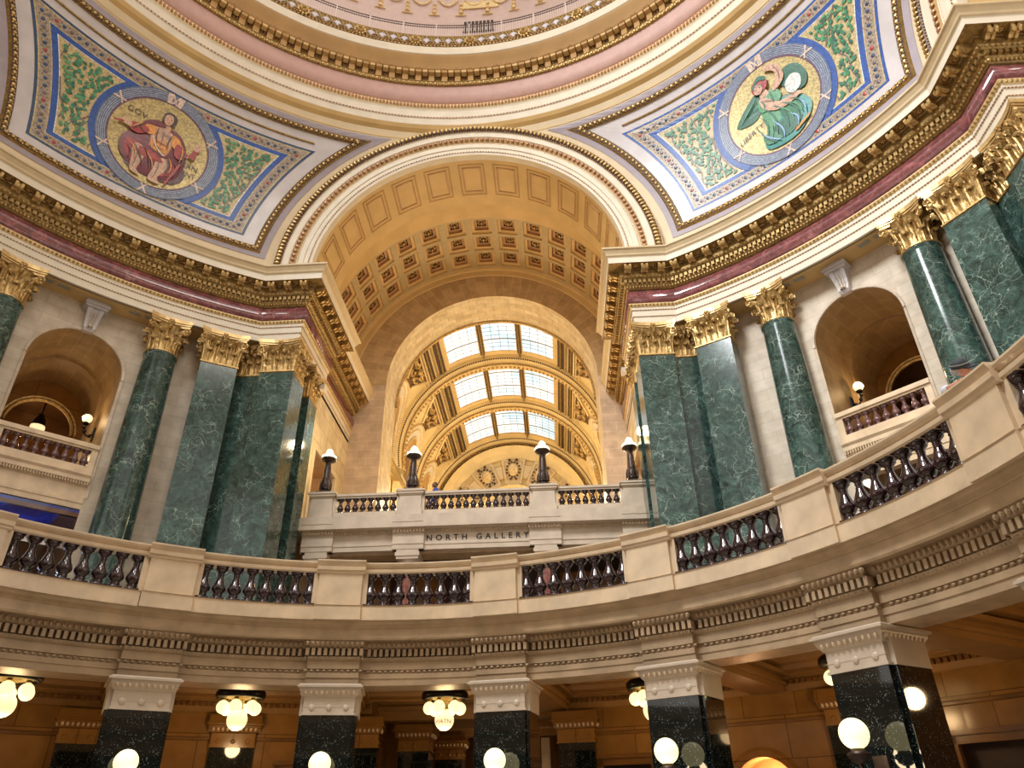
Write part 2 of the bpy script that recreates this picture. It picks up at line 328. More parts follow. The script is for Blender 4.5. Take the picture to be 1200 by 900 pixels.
def entablature(m,idx,side):
    root=struct('trim_%d'%idx)
    sweep([(-.15,18.15),(0,18.15),(0,18.42),(.035,18.45),(.035,18.70),(.07,18.73),(.07,18.88)],m).build('architrave','cream',root)
    sweep([(-1.2,18.15),(-.1,18.15)],m).build('architrave_soffit','tan',root)
    sweep([(.07,18.86),(.11,18.88),(.15,18.95),(.155,18.985),(.06,18.99)],m).build('egg_moulding','palegold',root)
    scatter(pier_items(.13,.14),egg(.09,.12,.08),m,18.915).build('egg_row','oldgold',root)
    scatter(pier_items(.03,.10),egg(.07,.04,.05,5),m,18.435).build('bead_row','rosegold',root)
    scatter(pier_items(.06,.10),egg(.07,.05,.06,5),m,18.72).build('bead_row','rosegold',root)
    fr=[(.04,18.99),(.12,19.05),(.17,19.16),(.19,19.32),(.17,19.48),(.12,19.61),(.05,19.70)]
    f=sweep(fr,m,60).build('frieze','red',root,True)
    sweep([(.05,19.68),(.12,19.70),(.24,19.83),(.26,19.87),(.26,20.03),(.34,20.05),(.40,20.10),(.44,20.16),(.44,20.48)],m).build('bed_moulding','oldgold',root)
    scatter(pier_items(.20,.12),egg(.10,.13,.10),m,19.77).build('leaf_moulding','gold',root)
    scatter(pier_items(.30,.185),MB().box(-.058,.058,-.07,.07,-.075,.07),m,19.955).build('dentil_band','oldgold',root)
    scatter(pier_items(.42,.15),egg(.10,.10,.10),m,20.11).build('bead_moulding','gold',root)
    sweep([(.44,20.49),(.86,20.49)],m).build('soffit','oldgold',root)
    sweep([(.86,20.49),(.86,20.74),(.88,20.77)],m).build('fascia','cream',root)
    sweep([(.88,20.77),(.93,20.82),(.95,20.9),(1.02,21.02),(1.08,21.06),(1.08,21.13),(1.0,21.16),(-.9,21.22)],m).build('cymatium','tan3',root)
    mod=modillion_mb(); ros=rosette_mb(.11); rg=ring_mb(.13,.165,.03)
    its=pier_items(.44,.68); mo=None
    cell=MB()
    for s in (-1,1): cell.box(s*.34-.02,s*.34+.02,-.37,-.0,-.04,0)
    first=None; firstr=None
    for x,y,r in its:
        if first is None:
            first=mod.build('modillion','gold',root,loc=(m*x,y,20.485),rz=m*r)
        else:
            c=first.copy(); COL.objects.link(c); c.parent=root; c.location=(m*x,y,20.485); c.rotation_euler=(0,0,m*r)
    # coffer rosettes half-way between the modillions
    for i in range(len(its)-1):
        (x,y,r),(x2,y2,r2)=its[i],its[i+1]
        if math.hypot(x2-x,y2-y)>.9 or abs(((r2-r+PI)%(2*PI))-PI)>.3: continue
        px,py=(x+x2)/2,(y+y2)/2; rr=(r+r2)/2
        dx,dy=sin(rr)*.19,-cos(rr)*.19
        if firstr is None:
            b=MB().xf(ros,Matrix.Identity(4)).xf(rg,Matrix.Identity(4)); firstr=b.build('rosette','gold',root,loc=(m*(px+dx),py+dy,20.485),rz=m*rr)
        else:
            c=firstr.copy(); COL.objects.link(c); c.parent=root; c.location=(m*(px+dx),py+dy,20.485); c.rotation_euler=(0,0,m*rr)
    return root
entablature(-1,1,'northwest'); entablature(1,2,'northeast')

# ------------------------------------------------------------------ pier walls with the gallery niches
CAZ={-1:45.0,1:45.5}      # azimuth of each niche
NZ=15.55; NR=1.5; RW=19.0
def nicheop(s):           # top of the opening at distance s from its axis
    return NZ+math.sqrt(max(0,NR*NR-s*s))
def pier_wall(m,name):
    root=struct(name)
    ca=CAZ[m]
    def pt(s,z,R=RW): a=rad(ca)+s/RW; return (m*R*sin(a),R*cos(a),z)
    S=[-5.3+i*(5.3-1.5)/14 for i in range(15)]
    S2=[-1.5+3*i/32 for i in range(33)]
    S2=[-1.5*cos(PI*i/32) for i in range(33)]
    b=MB()
    for sg in (1,-1):
        ss=[sg*x for x in S]
        b.grid([[pt(x,z) for x in ss] for z in (5.5,18.3)],st=[[(x,z,0) for x in ss] for z in (5.5,18.3)])
    b.grid([[pt(x,nicheop(x)) for x in S2],[pt(x,18.3) for x in S2]],st=[[(x,nicheop(x),0) for x in S2],[(x,18.3,0) for x in S2]])
    b.build('wall_face','stone',root)
    # flat ends of the pier towards each arm
    for ax in (0,1):
        b=MB(); pts=[(X0+.4,YE),(X0+.4,YB),(X0+.45,YB),(X0+.45,Y0+.55),(8.8,Y0+.55),(9.3,16.4),(9.75,16.6)]
        # door into the arm wall
        rows=[]
        for x,y in pts:
            if ax: x,y=y,x
            rows.append((m*x,y))
        if ax==0:
            # arm side wall with doorway y 20.6..23.6, z up to 15.4
            xw=m*(X0+.4)
            def q(y,z): return (xw,y,z)
            for (y0,y1,z0,z1) in ((YB,20.5,5.5,18.3),(23.7,YE,5.5,18.3),(20.5,23.7,15.6,18.3),(20.5,23.7,5.5,11.8)):
                b.add([q(y0,z0),q(y1,z0),q(y1,z1),q(y0,z1)],[(0,1,2,3)],[(y0,z0,0),(y1,z0,0),(y1,z1,0),(y0,z1,0)])
            rows=rows[1:]
        s=0; st=[]
        for i,(x,y) in enumerate(rows):
            if i: s+=math.hypot(x-rows[i-1][0],y-rows[i-1][1])
            st.append(s)
        b.grid([[(x,y,z) for x,y in rows] for z in (5.5,18.3)],st=[[(s,z,0) for s in st] for z in (5.5,18.3)])
        b.build('wall_return','revealstone',root)
    # recess behind the doorway
    xw=X0+.4
    d=MB()
    d.grid([[(m*xw,20.5,11.8),(m*xw,20.5,15.6),(m*xw,23.7,15.6),(m*xw,23.7,11.8)],[(m*(xw+2.0),20.5,11.8),(m*(xw+2.0),20.5,15.6),(m*(xw+2.0),23.7,15.6),(m*(xw+2.0),23.7,11.8)]])
    d.add([(m*(xw+2.0),20.5,11.8),(m*(xw+2.0),20.5,15.6),(m*(xw+2.0),23.7,15.6),(m*(xw+2.0),23.7,11.8)],[(0,1,2,3)])
    d.build('door_reveal','peach',root)
    fr=MB()
    fr.box(m*xw-.07,m*xw+.07,20.35,20.55,11.8,15.8); fr.box(m*xw-.07,m*xw+.07,23.65,23.85,11.8,15.8); fr.box(m*xw-.07,m*xw+.07,20.55,23.65,15.55,15.8)
    fr.build('door_surround','cream2',root)
    # barrel-vaulted niche running back from the opening
    pr=[(-NR,11.0)]+[(-NR*cos(PI*i/28),NZ+NR*sin(PI*i/28)) for i in range(29)]+[(NR,11.0)]
    ax=Vector((m*sin(rad(ca)),cos(rad(ca)),0)); tx=Vector((m*cos(rad(ca)),-sin(rad(ca)),0))
    def np_(s,r,z): return tuple(ax*r+tx*s+Vector((0,0,z)))
    dist=[0]
    for i in range(1,len(pr)): dist.append(dist[-1]+math.hypot(pr[i][0]-pr[i-1][0],pr[i][1]-pr[i-1][1]))
    def rin(s): return math.sqrt(RW*RW-s*s)
    b=MB(); RB=23.6
    b.grid([[np_(s,rin(s),z) for s,z in pr],[np_(s,RB,z) for s,z in pr]],st=[[(0,d,0) for d in dist],[(RB-RW,d,0) for d in dist]])
    b.build('niche_vault','nstone',root)
    # transverse rib half-way back
    b=MB(); k=.94
    for r0,r1 in ((21.3,21.7),):
        a=[np_(s,r0,z) for s,z in pr]; i=[np_(s*k,r0,NZ+(z-NZ)*(k if z>NZ else 1)) for s,z in pr]; i2=[np_(s*k,r1,NZ+(z-NZ)*(k if z>NZ else 1)) for s,z in pr]; a2=[np_(s,r1,z) for s,z in pr]
        b.grid([a,i,i2,a2])
    b.build('niche_rib','nstone',root)
    # back wall with a smaller arch
    r2=1.12; z2=15.0
    S3=[-r2*cos(PI*i/24) for i in range(25)]
    b=MB()
    top=[z2+math.sqrt(max(0,r2*r2-s*s)) for s in S3]
    b.grid([[np_(s,RB,t) for s,t in zip(S3,top)],[np_(s,RB,17.2) for s in S3]])
    for sg in (-1,1): b.add([np_(sg*r2,RB,11),np_(sg*NR,RB,11),np_(sg*NR,RB,17.2),np_(sg*r2,RB,17.2)],[(0,1,2,3)])
    b.build('niche_back','honey',root)
    b=MB(); rows=[]
    for rr,dd in ((r2,0),(r2,-.1),(r2+.07,-.13),(r2+.14,-.08),(r2+.2,-.1),(r2+.22,0)):
        rows.append([np_(-rr*cos(PI*i/24),RB+dd,z2+rr*sin(PI*i/24)) for i in range(25)])
    b.grid(rows); b.build('niche_arch_moulding','gold',root)
    # small room behind
    b=MB()
    for s0,s1,r0,r1,z0,z1 in ((-2.4,2.4,RB,RB+4,11,17.3),):
        c=[np_(s,r,z) for z in (z0,z1) for r in (r0,r1) for s in (s0,s1)]
        b.add(c,[(0,1,3,2),(4,5,7,6),(0,2,6,4),(1,3,7,5),(2,3,7,6)])
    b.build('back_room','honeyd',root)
    # floor of the niche and blue-lit coffered soffit beneath
    b=MB(); 
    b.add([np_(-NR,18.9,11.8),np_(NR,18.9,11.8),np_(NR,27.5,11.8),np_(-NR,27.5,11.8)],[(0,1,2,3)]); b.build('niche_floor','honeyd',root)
    # lower recess under the balcony
    b=MB()
    c=[np_(s,r,z) for z in (5.6,10.62) for r in (19.0,23.5) for s in (-NR,NR)]
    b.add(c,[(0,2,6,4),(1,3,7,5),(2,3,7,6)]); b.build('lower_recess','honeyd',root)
    # stone fillets of the opening edge
    b=MB()
    for sg in (-1,1):
        b.add([np_(sg*NR,rin(NR),11),np_(sg*(NR+.09),rin(NR)-.05,11),np_(sg*(NR+.09),rin(NR)-.05,NZ),np_(sg*NR,rin(NR),NZ)],[(0,1,2,3)])
    rows=[]
    for rr,dd in ((NR,0.02),(NR+.015,-.05),(NR+.09,-.06),(NR+.1,0.02)):
        rows.append([np_(-rr*cos(PI*i/28),rin(rr*cos(PI*i/28))+dd,NZ+rr*sin(PI*i/28)) for i in range(29)])
    b.grid(rows); b.build('arch_edge','stone',root)
    return root,np_
WNW,npL=pier_wall(-1,'wall_northwest'); WNE,npR=pier_wall(1,'wall_northeast')

# keystone consoles over the niches
def keystone(m,label):
    ca=CAZ[m]; t=thing('keystone_console',label,'keystone',P(m*ca,RW,17.0),-m*rad(ca),'keystone consoles over the niche arches')
    b=MB(); pr=[(0,0),(-.16,.02),(-.24,.12),(-.22,.3),(-.26,.5),(-.36,.7),(-.42,.86),(0,.86)]
    rows=[]
    for u in (-1,-.45,-.4,.4,.45,1):
        k=.9 if abs(u)<.42 else 1
        rows.append([(u*(.17+.11*z/.9),y*k,z) for y,z in pr])
    b.grid(rows); b.add(rows[0],[tuple(range(8))]); b.add(rows[-1],[tuple(range(8))]); b.build('scroll','lav',t)
    MB().box(-.36,.36,-.5,0,.86,.95).box(-.42,.42,-.56,0,.95,1.03).box(-.38,.38,-.52,0,1.03,1.14).build('cap_moulding','lav',t)
    fl=MB()
    for u in (-.1,0,.1): fl.tube([(u*.8,-.27,.15),(u*.9,-.25,.3),(u,-.29,.5),(u*1.1,-.39,.7)],.022,5)
    fl.ball((0,-.28,.2),.07,8,5); fl.build('carved_leaf','stone',t)
    return t
keystone(-1,'pale stone scroll keystone over the left niche arch'); keystone(1,'pale stone scroll keystone over the right niche arch')
# grey vent grilles in the architrave soffit
for m,side in ((-1,'left'),(1,'right')):
    for k,(off,w) in enumerate(((-1.75,'outermost'),(-1.2,'second'),(1.2,'third'),(1.75,'last'))):
        a=CAZ[m]+math.degrees(off/18.4)
        b=MB().box(-.2,.2,-.09,.09,-.03,0)
        for i in range(7): b.box(-.18+i*.06-.012,-.18+i*.06+.012,-.08,.08,-.05,-.03)
        o=b.build('soffit_vent','vent',None,loc=P(m*a,18.42,18.16),rz=-m*rad(a))
        pos={0:'on the arm side' ,1:'just on the arm side of the keystone',2:'just past the keystone',3:'nearest the outer column'}[k]
        tag(o,'grey soffit grille over the %s niche, %s'%(side,pos),'vent','grilles in the soffits over the niches')

# ------------------------------------------------------------------ Corinthian capitals
def leaf_mb(h,w,out=.2):
    b=MB(); pr=[(0,0),(-.05,.25),(-.12,.5),(-.3,.72),(-.62,.9),(-.95,.97),(-1.15,.9),(-1.12,.78)]
    ws=[.62,.85,.8,1.0,.8,.72,.5,.2]; rows=[]; 
    for (y,z),k in zip(pr,ws):
        rows.append([(u*w*.5*k,y*out+(.16*out*abs(u) if abs(u)<.9 else .5*out)-(.0),z*h-(abs(u)>.9)*.03*h) for u in (-1,-.6,-.22,0,.22,.6,1)])
    for i,r in enumerate(rows):
        r[3]=(r[3][0],r[3][1]-.10*out,r[3][2])
    b.grid(rows)
    b.grid([[ (x,y+.03,z) for x,y,z in r] for r in rows])
    b.ball((0,-out*1.02,h*.9),w*.2,6,4,1.3,.7,.8)
    return b
def volute_mb(r=.15,w=.05):
    # spiral in the local y-z plane, eye at origin, grows towards +y
    b=MB(); pts=[]
    for i in range(26):
        t=i/25; a=-t*3.6*PI; q=r*(1-.8*t); pts.append((0,q*cos(a),q*sin(a)))
    b.tube(pts,w,6,[w*(1-.45*i/25) for i in range(26)]); b.ball((0,0,0),w*1.1,8,5)
    return b
def capital(kind,w=.56,d=.3,H=1.42,faces=('f',)):
    """gold body, pale abacus, white flowers as separate builders; neck at z=0"""
    g=MB(); ab=MB(); fl=MB()
    L1=leaf_mb(.50,.36,.16); L2=leaf_mb(.86,.34,.22); L3=leaf_mb(1.05,.24,.26)
    sp=[]
    if kind=='round':
        g.lathe([(w*.98,0),(w*1.07,.03),(w*1.07,.08),(w*.95,.1),(w*.92,.6),(w*.98,.95),(w*1.15,1.15),(w*1.25,1.2)],24)
        for k in range(8):
            a=k*PI/4; g.xf(L1,rotz(a,(sin(a)*w*.95,-cos(a)*w*.95,.1)))
            a+=PI/8; g.xf(L2,rotz(a,(sin(a)*w*.93,-cos(a)*w*.93,.1)))
        for k in range(8):
            a=k*PI/4; g.xf(L3,rotz(a,(sin(a)*w*.9,-cos(a)*w*.9,.1)))
        hw=w*1.18; cor=[(sx*hw,sy*hw) for sx,sy in ((-1,-1),(1,-1),(1,1),(-1,1))]
    else:
        hx,hy=w,d
        g.box(-hx,hx,-hy,hy,0,.1) ; g.box(-hx-.04,hx+.04,-hy-.04,hy,.02,.07); g.box(-hx+.03,hx-.03,-hy+.03,hy,.1,1.0)
        g.grid([[(-hx+.03,hy,1.0),(-hx+.03,-hy+.03,1.0),(hx-.03,-hy+.03,1.0),(hx-.03,hy,1.0)],[(-hx-.1,hy,1.2),(-hx-.1,-hy-.1,1.2),(hx+.1,-hy-.1,1.2),(hx+.1,hy,1.2)]])
        n=max(2,int(2*hx/.40+.5))
        for i in range(n): g.xf(L1,rotz(0,(-hx+2*hx*(i+.5)/n,-hy+.02,.1)))
        for i in range(n+1):
            u=-hx+2*hx*i/n
            if i in (0,n): g.xf(L2,rotz((-PI/4 if i==0 else PI/4),(u*.97,-hy+.04,.1)))
            else: g.xf(L2,rotz(0,(u,-hy+.03,.1)))
        for i in range(n): g.xf(L3,rotz(0,(-hx+2*hx*(i+.5)/n,-hy+.05,.1)))
        n2=max(1,int(2*hy/.42+.5))
        for sg in (-1,1):
            for i in range(n2):
                yy=-hy+2*hy*(i+.5)/n2; g.xf(L1,rotz(sg*PI/2,(sg*(hx-.02),yy,.1))); g.xf(L3,rotz(sg*PI/2,(sg*(hx-.05),yy,.1)))
            for i in range(1,n2): g.xf(L2,rotz(sg*PI/2,(sg*(hx-.03),-hy+2*hy*i/n2,.1)))
        cor=[(-hx-.12,-hy-.12),(hx+.12,-hy-.12),(hx+.12,hy),(-hx-.12,hy)]
    V=volute_mb(.15,.05); V2=volute_mb(.10,.035)
    for i,(cx,cy) in enumerate(cor):
        if kind!='round' and i>1: continue
        a=math.atan2(cx,-cy) if kind=='round' else (-PI/4 if cx<0 else PI/4)
        k=.93 if kind=='round' else .96
        for da in (-.09,.09): g.xf(V,rotz(a+da,(cx*k,cy*k+(.02 if kind!='round' else 0),1.04)))
        # stalk rising to the volute
        s0=(cx*.62,cy*.62,.55); s1=(cx*.68,cy*.68,.9); s2=(cx*.8,cy*.8,1.14); s3=(cx*k,cy*k,1.19)
        if kind!='round':
            s0=(cx*.75,-d,.5); s1=(cx*.82,-d-.02,.9); s2=(cx*.9,-d-.06,1.14); s3=(cx*.97,cy*.95,1.19)
        g.tube([s0,s1,s2,s3],.05,6,[.03,.045,.055,.05])
    # abacus with concave sides
    def abac(z0,z1,e):
        pts=[]
        nsd=4
        for i in range(4):
            p=Vector(cor[i]); q=Vector(cor[(i+1)%4])
            c=Vector((0,0)) if kind=='round' else Vector((0,0))
            mid=(p+q)/2; inw=-mid.normalized()*.17*(1 if (kind=='round' or i in (0,)) else .3) if mid.length>0 else Vector((0,0))
            dirp=(p-Vector((0,0))).normalized()*e; 
            for t in [0.0,.06,.2,.35,.5,.65,.8,.94]:
                pt=p*(1-t)+q*t+inw*(4*t*(1-t))
                pts.append(pt+pt.normalized()*e)
        b0=len(ab.v); ab.grid([[(x,y,z0) for x,y in pts],[(x,y,z1) for x,y in pts]],True); n=len(pts)
        ab.f.append(tuple(b0+i for i in range(n))); ab.f.append(tuple(b0+n+i for i in range(n)))
    abac(1.18,1.27,.02); abac(1.28,1.34,.07); abac(1.35,H,.11)
    # flowers
    def flower(x,y,a):
        for k in range(6):
            t=k*PI/3; v=Matrix.Rotation(a,4,'Z')@Vector((.085*cos(t),-.04,.085*sin(t)))
            fl.ball((x+v.x,y+v.y,1.28+v.z),.055,6,4)
        v=Matrix.Rotation(a,4,'Z')@Vector((0,-.08,0)); fl.ball((x+v.x,y+v.y,1.28),.05,6,4)
    if kind=='round':
        for k in range(4): a=k*PI/2; flower(sin(a)*w*1.12,-cos(a)*w*1.12,a)
    else:
        flower(0,cor[0][1]+.05,0)
    return g,ab,fl
def add_capital(parent,z,*a,**k):
    g,ab,fl=capital(*a,**k)
    c=g.build('capital','gold',parent,loc=(0,0,z)); ab.build('abacus','abgold',c); fl.build('flower','gold',c)
    return c
# round columns
def column(az,R,label):
    t=thing('marble_column',label,'column',P(az,R,5.6),-rad(az),'round green marble columns before the gallery niches')
    MB().lathe([(.82,0),(.82,.18),(.78,.2),(.84,.26),(.84,.36),(.76,.42),(.70,.46),(.70,.5),(.76,.54),(.76,.6),(.69,.64)],28).build('base','lime',t,True)
    pr=[(.69,.64),(.66,.7),(.645,1.6),(.64,4),(.615,6.5),(.585,9),(.555,10.9),(.56,10.96),(.59,11.0),(.59,11.03)]
    MB().lathe(pr,32).build('shaft','green',t,True)
    add_capital(t,11.03,'round',w=.56,H=1.5)
    return t
c0=column(-37.4,18.5,'round green marble column right of the left niche')
dup(c0,P(-53.2,18.5,5.6),rad(53.2),'round green marble column cut by the left edge, left of its niche')
dup(c0,P(38.2,18.5,5.6),-rad(38.2),'round green marble column left of the right niche')
dup(c0,P(53.9,18.5,5.6),-rad(53.9),'round green marble column behind the man in the cap')
# square pilasters at the ends of the piers
def pilaster(loc,rz,w,d,label,group=None):
    t=thing('marble_pilaster',label,'pilaster',loc,rz,group)
    MB().box(-w-.12,w+.12,-d-.12,d,0,.2).box(-w-.08,w+.08,-d-.08,d,.2,.42).box(-w-.04,w+.04,-d-.04,d,.42,.6).build('base','lime',t)
    MB().box(-w,w,-d,d,.6,11.03).build('shaft','green',t)
    add_capital(t,11.03,'rect',w=w,d=d,H=1.5)
    return t
G='square green marble pilasters at the pier ends'
for m,sd,ot in ((-1,'left','right'),(1,'right','left')):
    # front face P1 (wraps the corner), recessed strip, one on the curve, one inside the arm
    z=5.6
    pilaster((m*7.27,16.62,z),0,.66,.62,'broad dark green pilaster at the inner corner of the %s pier, beside the arch'%sd,G)
    pilaster((m*8.45,16.62,z),0,.50,.38,'narrow recessed green pilaster strip on the %s pier'%sd,G)
    a=31.1; pilaster(P(m*a,18.3,z),-m*rad(a),.66,.38,'wide green marble pilaster beside the round column on the %s pier, arch side'%sd,G)
    pilaster((m*(X0+.5),18.5,z),-m*PI/2,.5,.5,'green pilaster inside the arch passage behind the %s pier corner'%sd,G)
    # E/W mirrored set (only part of it shows at the picture edge)
    pilaster((m*(X0+.62),17.62,z),-m*PI/2,.36,.3,'narrow recessed green strip inside the arch passage of the %s pier'%sd,G)
    pilaster(P(m*(90-a+.4),18.3,z),-m*rad(90-a+.4),.66,.38,'wide green marble pilaster at the outer end of the %s pier'%sd,G)
    if m>0:
        pilaster((16.62,8.45,z),-PI/2,.50,.38,'narrow recessed green pilaster strip at the outer end of the right pier',G)
        pilaster((16.62,7.27,z),-PI/2,.66,.62,'broad green corner pilaster at the right edge of the picture',G)

for (x,y,z),rz,l in (((6.35,18.55,17.45),-PI/2,'small white box light on the gilt capital inside the arch, right side'),((-6.35,18.7,17.35),PI/2,'small beige box light on the gilt capital inside the arch, left side')):
    t=thing('box_light',l,'light',(x,y,z),rz); MB().box(-.16,.16,-.12,.08,0,.22).box(-.19,.19,-.14,-.12,-.02,.24).build('housing','cream',t); MB().box(-.03,.03,.0,.22,.22,.4).build('bracket','black',t)
# ------------------------------------------------------------------ great arches, pendentives, dome ring
def archgrid(prof,axis,m='cream',n=72,name='arch_moulding',parent=None,a0=0,a1=PI,st=False):
    """prof: list of (radius, distance from the rotunda axis); axis 'N','E','W'"""
    rows=[];sts=[]
    for r,y in prof:
        row=[];s_=[]
        for i in range(n+1):
            t=a0+(a1-a0)*i/n; x=-r*cos(t); z=ZC+r*sin(t)
            row.append(ax_pt(axis,x,y,z)); s_.append((r*t,y,0))
        rows.append(row); sts.append(s_)
    return MB().grid(rows,st=sts).build(name,m,parent)
def ax_pt(axis,x,y,z):
    return (x,y,z) if axis=='N' else ((y,-x,z) if axis=='E' else (-y,x,z))
def arch_beads(axis,r,y,unit,spacing,m,name,parent):
    b=MB(); n=int(PI*r/spacing)
    for i in range(n):
        t=PI*(i+.5)/n; M4=Matrix.Translation((-r*cos(t),y,ZC+r*sin(t)))@Matrix.Rotation(t-PI/2,4,'Y')
        if axis=='E': M4=Matrix.Rotation(-PI/2,4,'Z')@M4
        elif axis=='W': M4=Matrix.Rotation(PI/2,4,'Z')@M4
        b.xf(unit,M4)
    return b.build(name,m,parent)
for i,axis in enumerate('NEW'):
    root=struct('trim_%d'%(3+i))
    archgrid([(6.62,16.3),(6.62,15.98),(6.70,15.95),(6.74,15.97)],axis,'cream',parent=root)
    archgrid([(6.74,15.97),(6.78,15.94),(6.95,15.92),(6.97,15.87),(7.18,15.85),(7.20,15.89),(7.25,15.84)],axis,'cream',parent=root)
    archgrid([(7.25,15.84),(7.38,15.78),(7.5,15.76)],axis,'tan2',parent=root,name='arch_cavetto')
    archgrid([(7.5,15.76),(7.52,15.72),(7.76,15.68),(7.78,15.64)],axis,'cream',parent=root)
    archgrid([(7.78,15.64),(7.86,15.56),(7.98,15.54),(8.06,15.60)],axis,'spandrel',parent=root,name='arch_torus')
    archgrid([(8.06,15.60),(8.09,15.58),(8.12,15.62),(8.14,16.3)],axis,'cream',parent=root)
    arch_beads(axis,6.76,15.93,egg(.10,.05,.06,5),.13,'rosegold','bead_row',root)
    arch_beads(axis,7.2,15.86,egg(.08,.04,.05,5),.13,'palegold','bead_row',root)
    arch_beads(axis,7.38,15.74,egg(.17,.19,.12),.24,'rosegold','egg_row',root)
    arch_beads(axis,7.92,15.53,egg(.16,.24,.12),.19,'gold','leaf_row',root)
    arch_beads(axis,7.79,15.60,egg(.07,.06,.05,5),.12,'rosegold','bead_row',root)
    arch_beads(axis,8.05,15.57,egg(.07,.06,.05,5),.12,'rosegold','bead_row',root)
# pendentives: spherical triangles between the arches
def azlim(D,z,off=0):
    Y=math.sqrt(RHO*RHO-D*D); r=math.sqrt(RHO*RHO-(z-ZS)**2)
    if Y>=r: return 0.0
    return math.degrees(math.acos(Y/r))
def sph(az,z,m=1,off=0):
    r=math.sqrt(max(0,RHO*RHO-(z-ZS)**2)); q=(r-off)
    # move in along the sphere normal
    k=(RHO-off)/RHO; a=rad(az)*m
    return (r*k*sin(a),r*k*cos(a),ZS+(z-ZS)*k)
for m,nm in ((-1,'ceiling_northwest'),(1,'ceiling_northeast')):
    rows=[]
    for k in range(33):
        z=21.1+(29.62-21.1)*k/32; a=azlim(8.02,z); rows.append([sph(a+(90-2*a)*i/48,z,m) for i in range(49)])
    o=MB().grid(rows).build(nm,'cream2',None,True,kind='structure')
def ringgrid(prof,m,name,parent,a0=-180,a1=180,n=180,smooth=False):
    rows=[[tuple(P(a0+(a1-a0)*i/n,R,z)) for i in range(n+1)] for R,z in prof]
    return MB().grid(rows,st=[[(R*rad(a0+(a1-a0)*i/n),z,0) for i in range(n+1)] for R,z in prof]).build(name,m,parent,smooth)
def ringbeads(R,z,unit,spacing,m,name,parent,a0=-75,a1=75):
    b=MB(); n=int(rad(a1-a0)*R/spacing)
    for i in range(n):
        a=a0+(a1-a0)*(i+.5)/n; b.xf(unit,rotz(-rad(a),P(a,R,z)))
    return b.build(name,m,parent)
dr=struct('trim_6')
ringgrid([(16.12,29.3),(16.10,29.55),(16.0,29.62),(15.8,29.72),(15.68,29.86)],'tan','dome_cove',dr)
ringgrid([(15.68,29.86),(15.66,29.92),(15.60,30.17),(15.56,30.2),(15.53,30.25),(15.50,30.6),(15.47,30.66),(15.44,30.7)],'cream','dome_fascia',dr)
ringbeads(15.55,30.22,egg(.12,.08,.06,5),.15,'rosegold','bead_row',dr)
ringgrid([(15.44,30.7),(15.38,30.78),(15.38,30.95),(15.42,31.02)],'palegold','dome_torus',dr)
ringbeads(15.37,30.82,egg(.13,.24,.12),.16,'rosegold','rope_moulding',dr)
ringgrid([(15.42,31.02),(15.38,31.04),(15.34,31.06),(15.20,31.5),(15.12,31.9)],'pink','dome_frieze',dr,smooth=True)
ringgrid([(15.12,31.9),(15.02,31.92),(14.98,32.02),(14.98,32.05),(15.14,32.1),(15.16,32.72)],'oldgold','dome_bed_moulding',dr)
ringbeads(15.0,31.97,egg(.16,.2,.14),.21,'gold','egg_row',dr)
ringbeads(15.12,32.5,egg(.10,.08,.10,5),.14,'rosegold','bead_row',dr)
ringgrid([(15.16,32.72),(14.86,32.76),(14.8,32.86),(14.66,33.12),(14.5,33.3),(14.46,33.4)],'tan2','dome_cyma',dr,smooth=True)
ringgrid([(14.46,33.4),(14.42,33.42),(14.42,33.95),(14.46,34.0)],'cream','dome_lip',dr)
ringgrid([(14.46,34.0),(14.52,34.05),(14.50,34.75),(14.44,34.82),(14.44,34.88),(14.6,34.9),(16.8,34.95)],'oldgold','dome_crest_band',dr)
ringbeads(14.44,34.06,egg(.14,.10,.10,5),.17,'gold','bead_row',dr)
ringbeads(14.46,34.22,egg(.11,.14,.08,5),.15,'rosegold','bead_row',dr)
# brackets of the dome cornice
b=MB(); w=.135
rows=[[(s,y,z) for y,z in ((.02,-.55),(-.12,-.52),(-.14,-.15),(-.33,-.12),(-.36,-.02),(-.36,.05),(.02,.05))] for s in (-w,w)]
b.grid(rows); b.add(rows[0],[tuple(range(7))]); b.add(rows[1],[tuple(range(7))])
bk=None
for i in range(-32,33):
    a=i*2.40+.4
    if bk is None: bk=b.build('bracket','tan2',dr,loc=P(a,15.14,32.70),rz=-rad(a))
    else:
        c=bk.copy(); COL.objects.link(c); c.parent=dr; c.location=P(a,15.14,32.70); c.rotation_euler=(0,0,-rad(a))
bb=MB(); cp=MB()
for i in range(-32,33):
    a=i*2.40+.4
    cp.xf(MB().box(-w-.04,w+.04,-.42,.0,-.0,.06),rotz(-rad(a),P(a,15.14,32.72)))
    for k in range(5): bb.xf(egg(.08,.07,.06,5),rotz(-rad(a),P(a+math.degrees((-w+k*w/2)/15),14.72,32.76)))
cp.build('bracket_cap','tan',dr); bb.build('bead_row','rosegold',dr)
pn=MB()
for i in range(-32,32):
    a=(i+.5)*2.40+.4; pn.xf(MB().box(-.12,.12,-.30,-.04,-.15,0),rotz(-rad(a),P(a,15.1,32.72)))
pn.build('coffer_block','tan',dr)
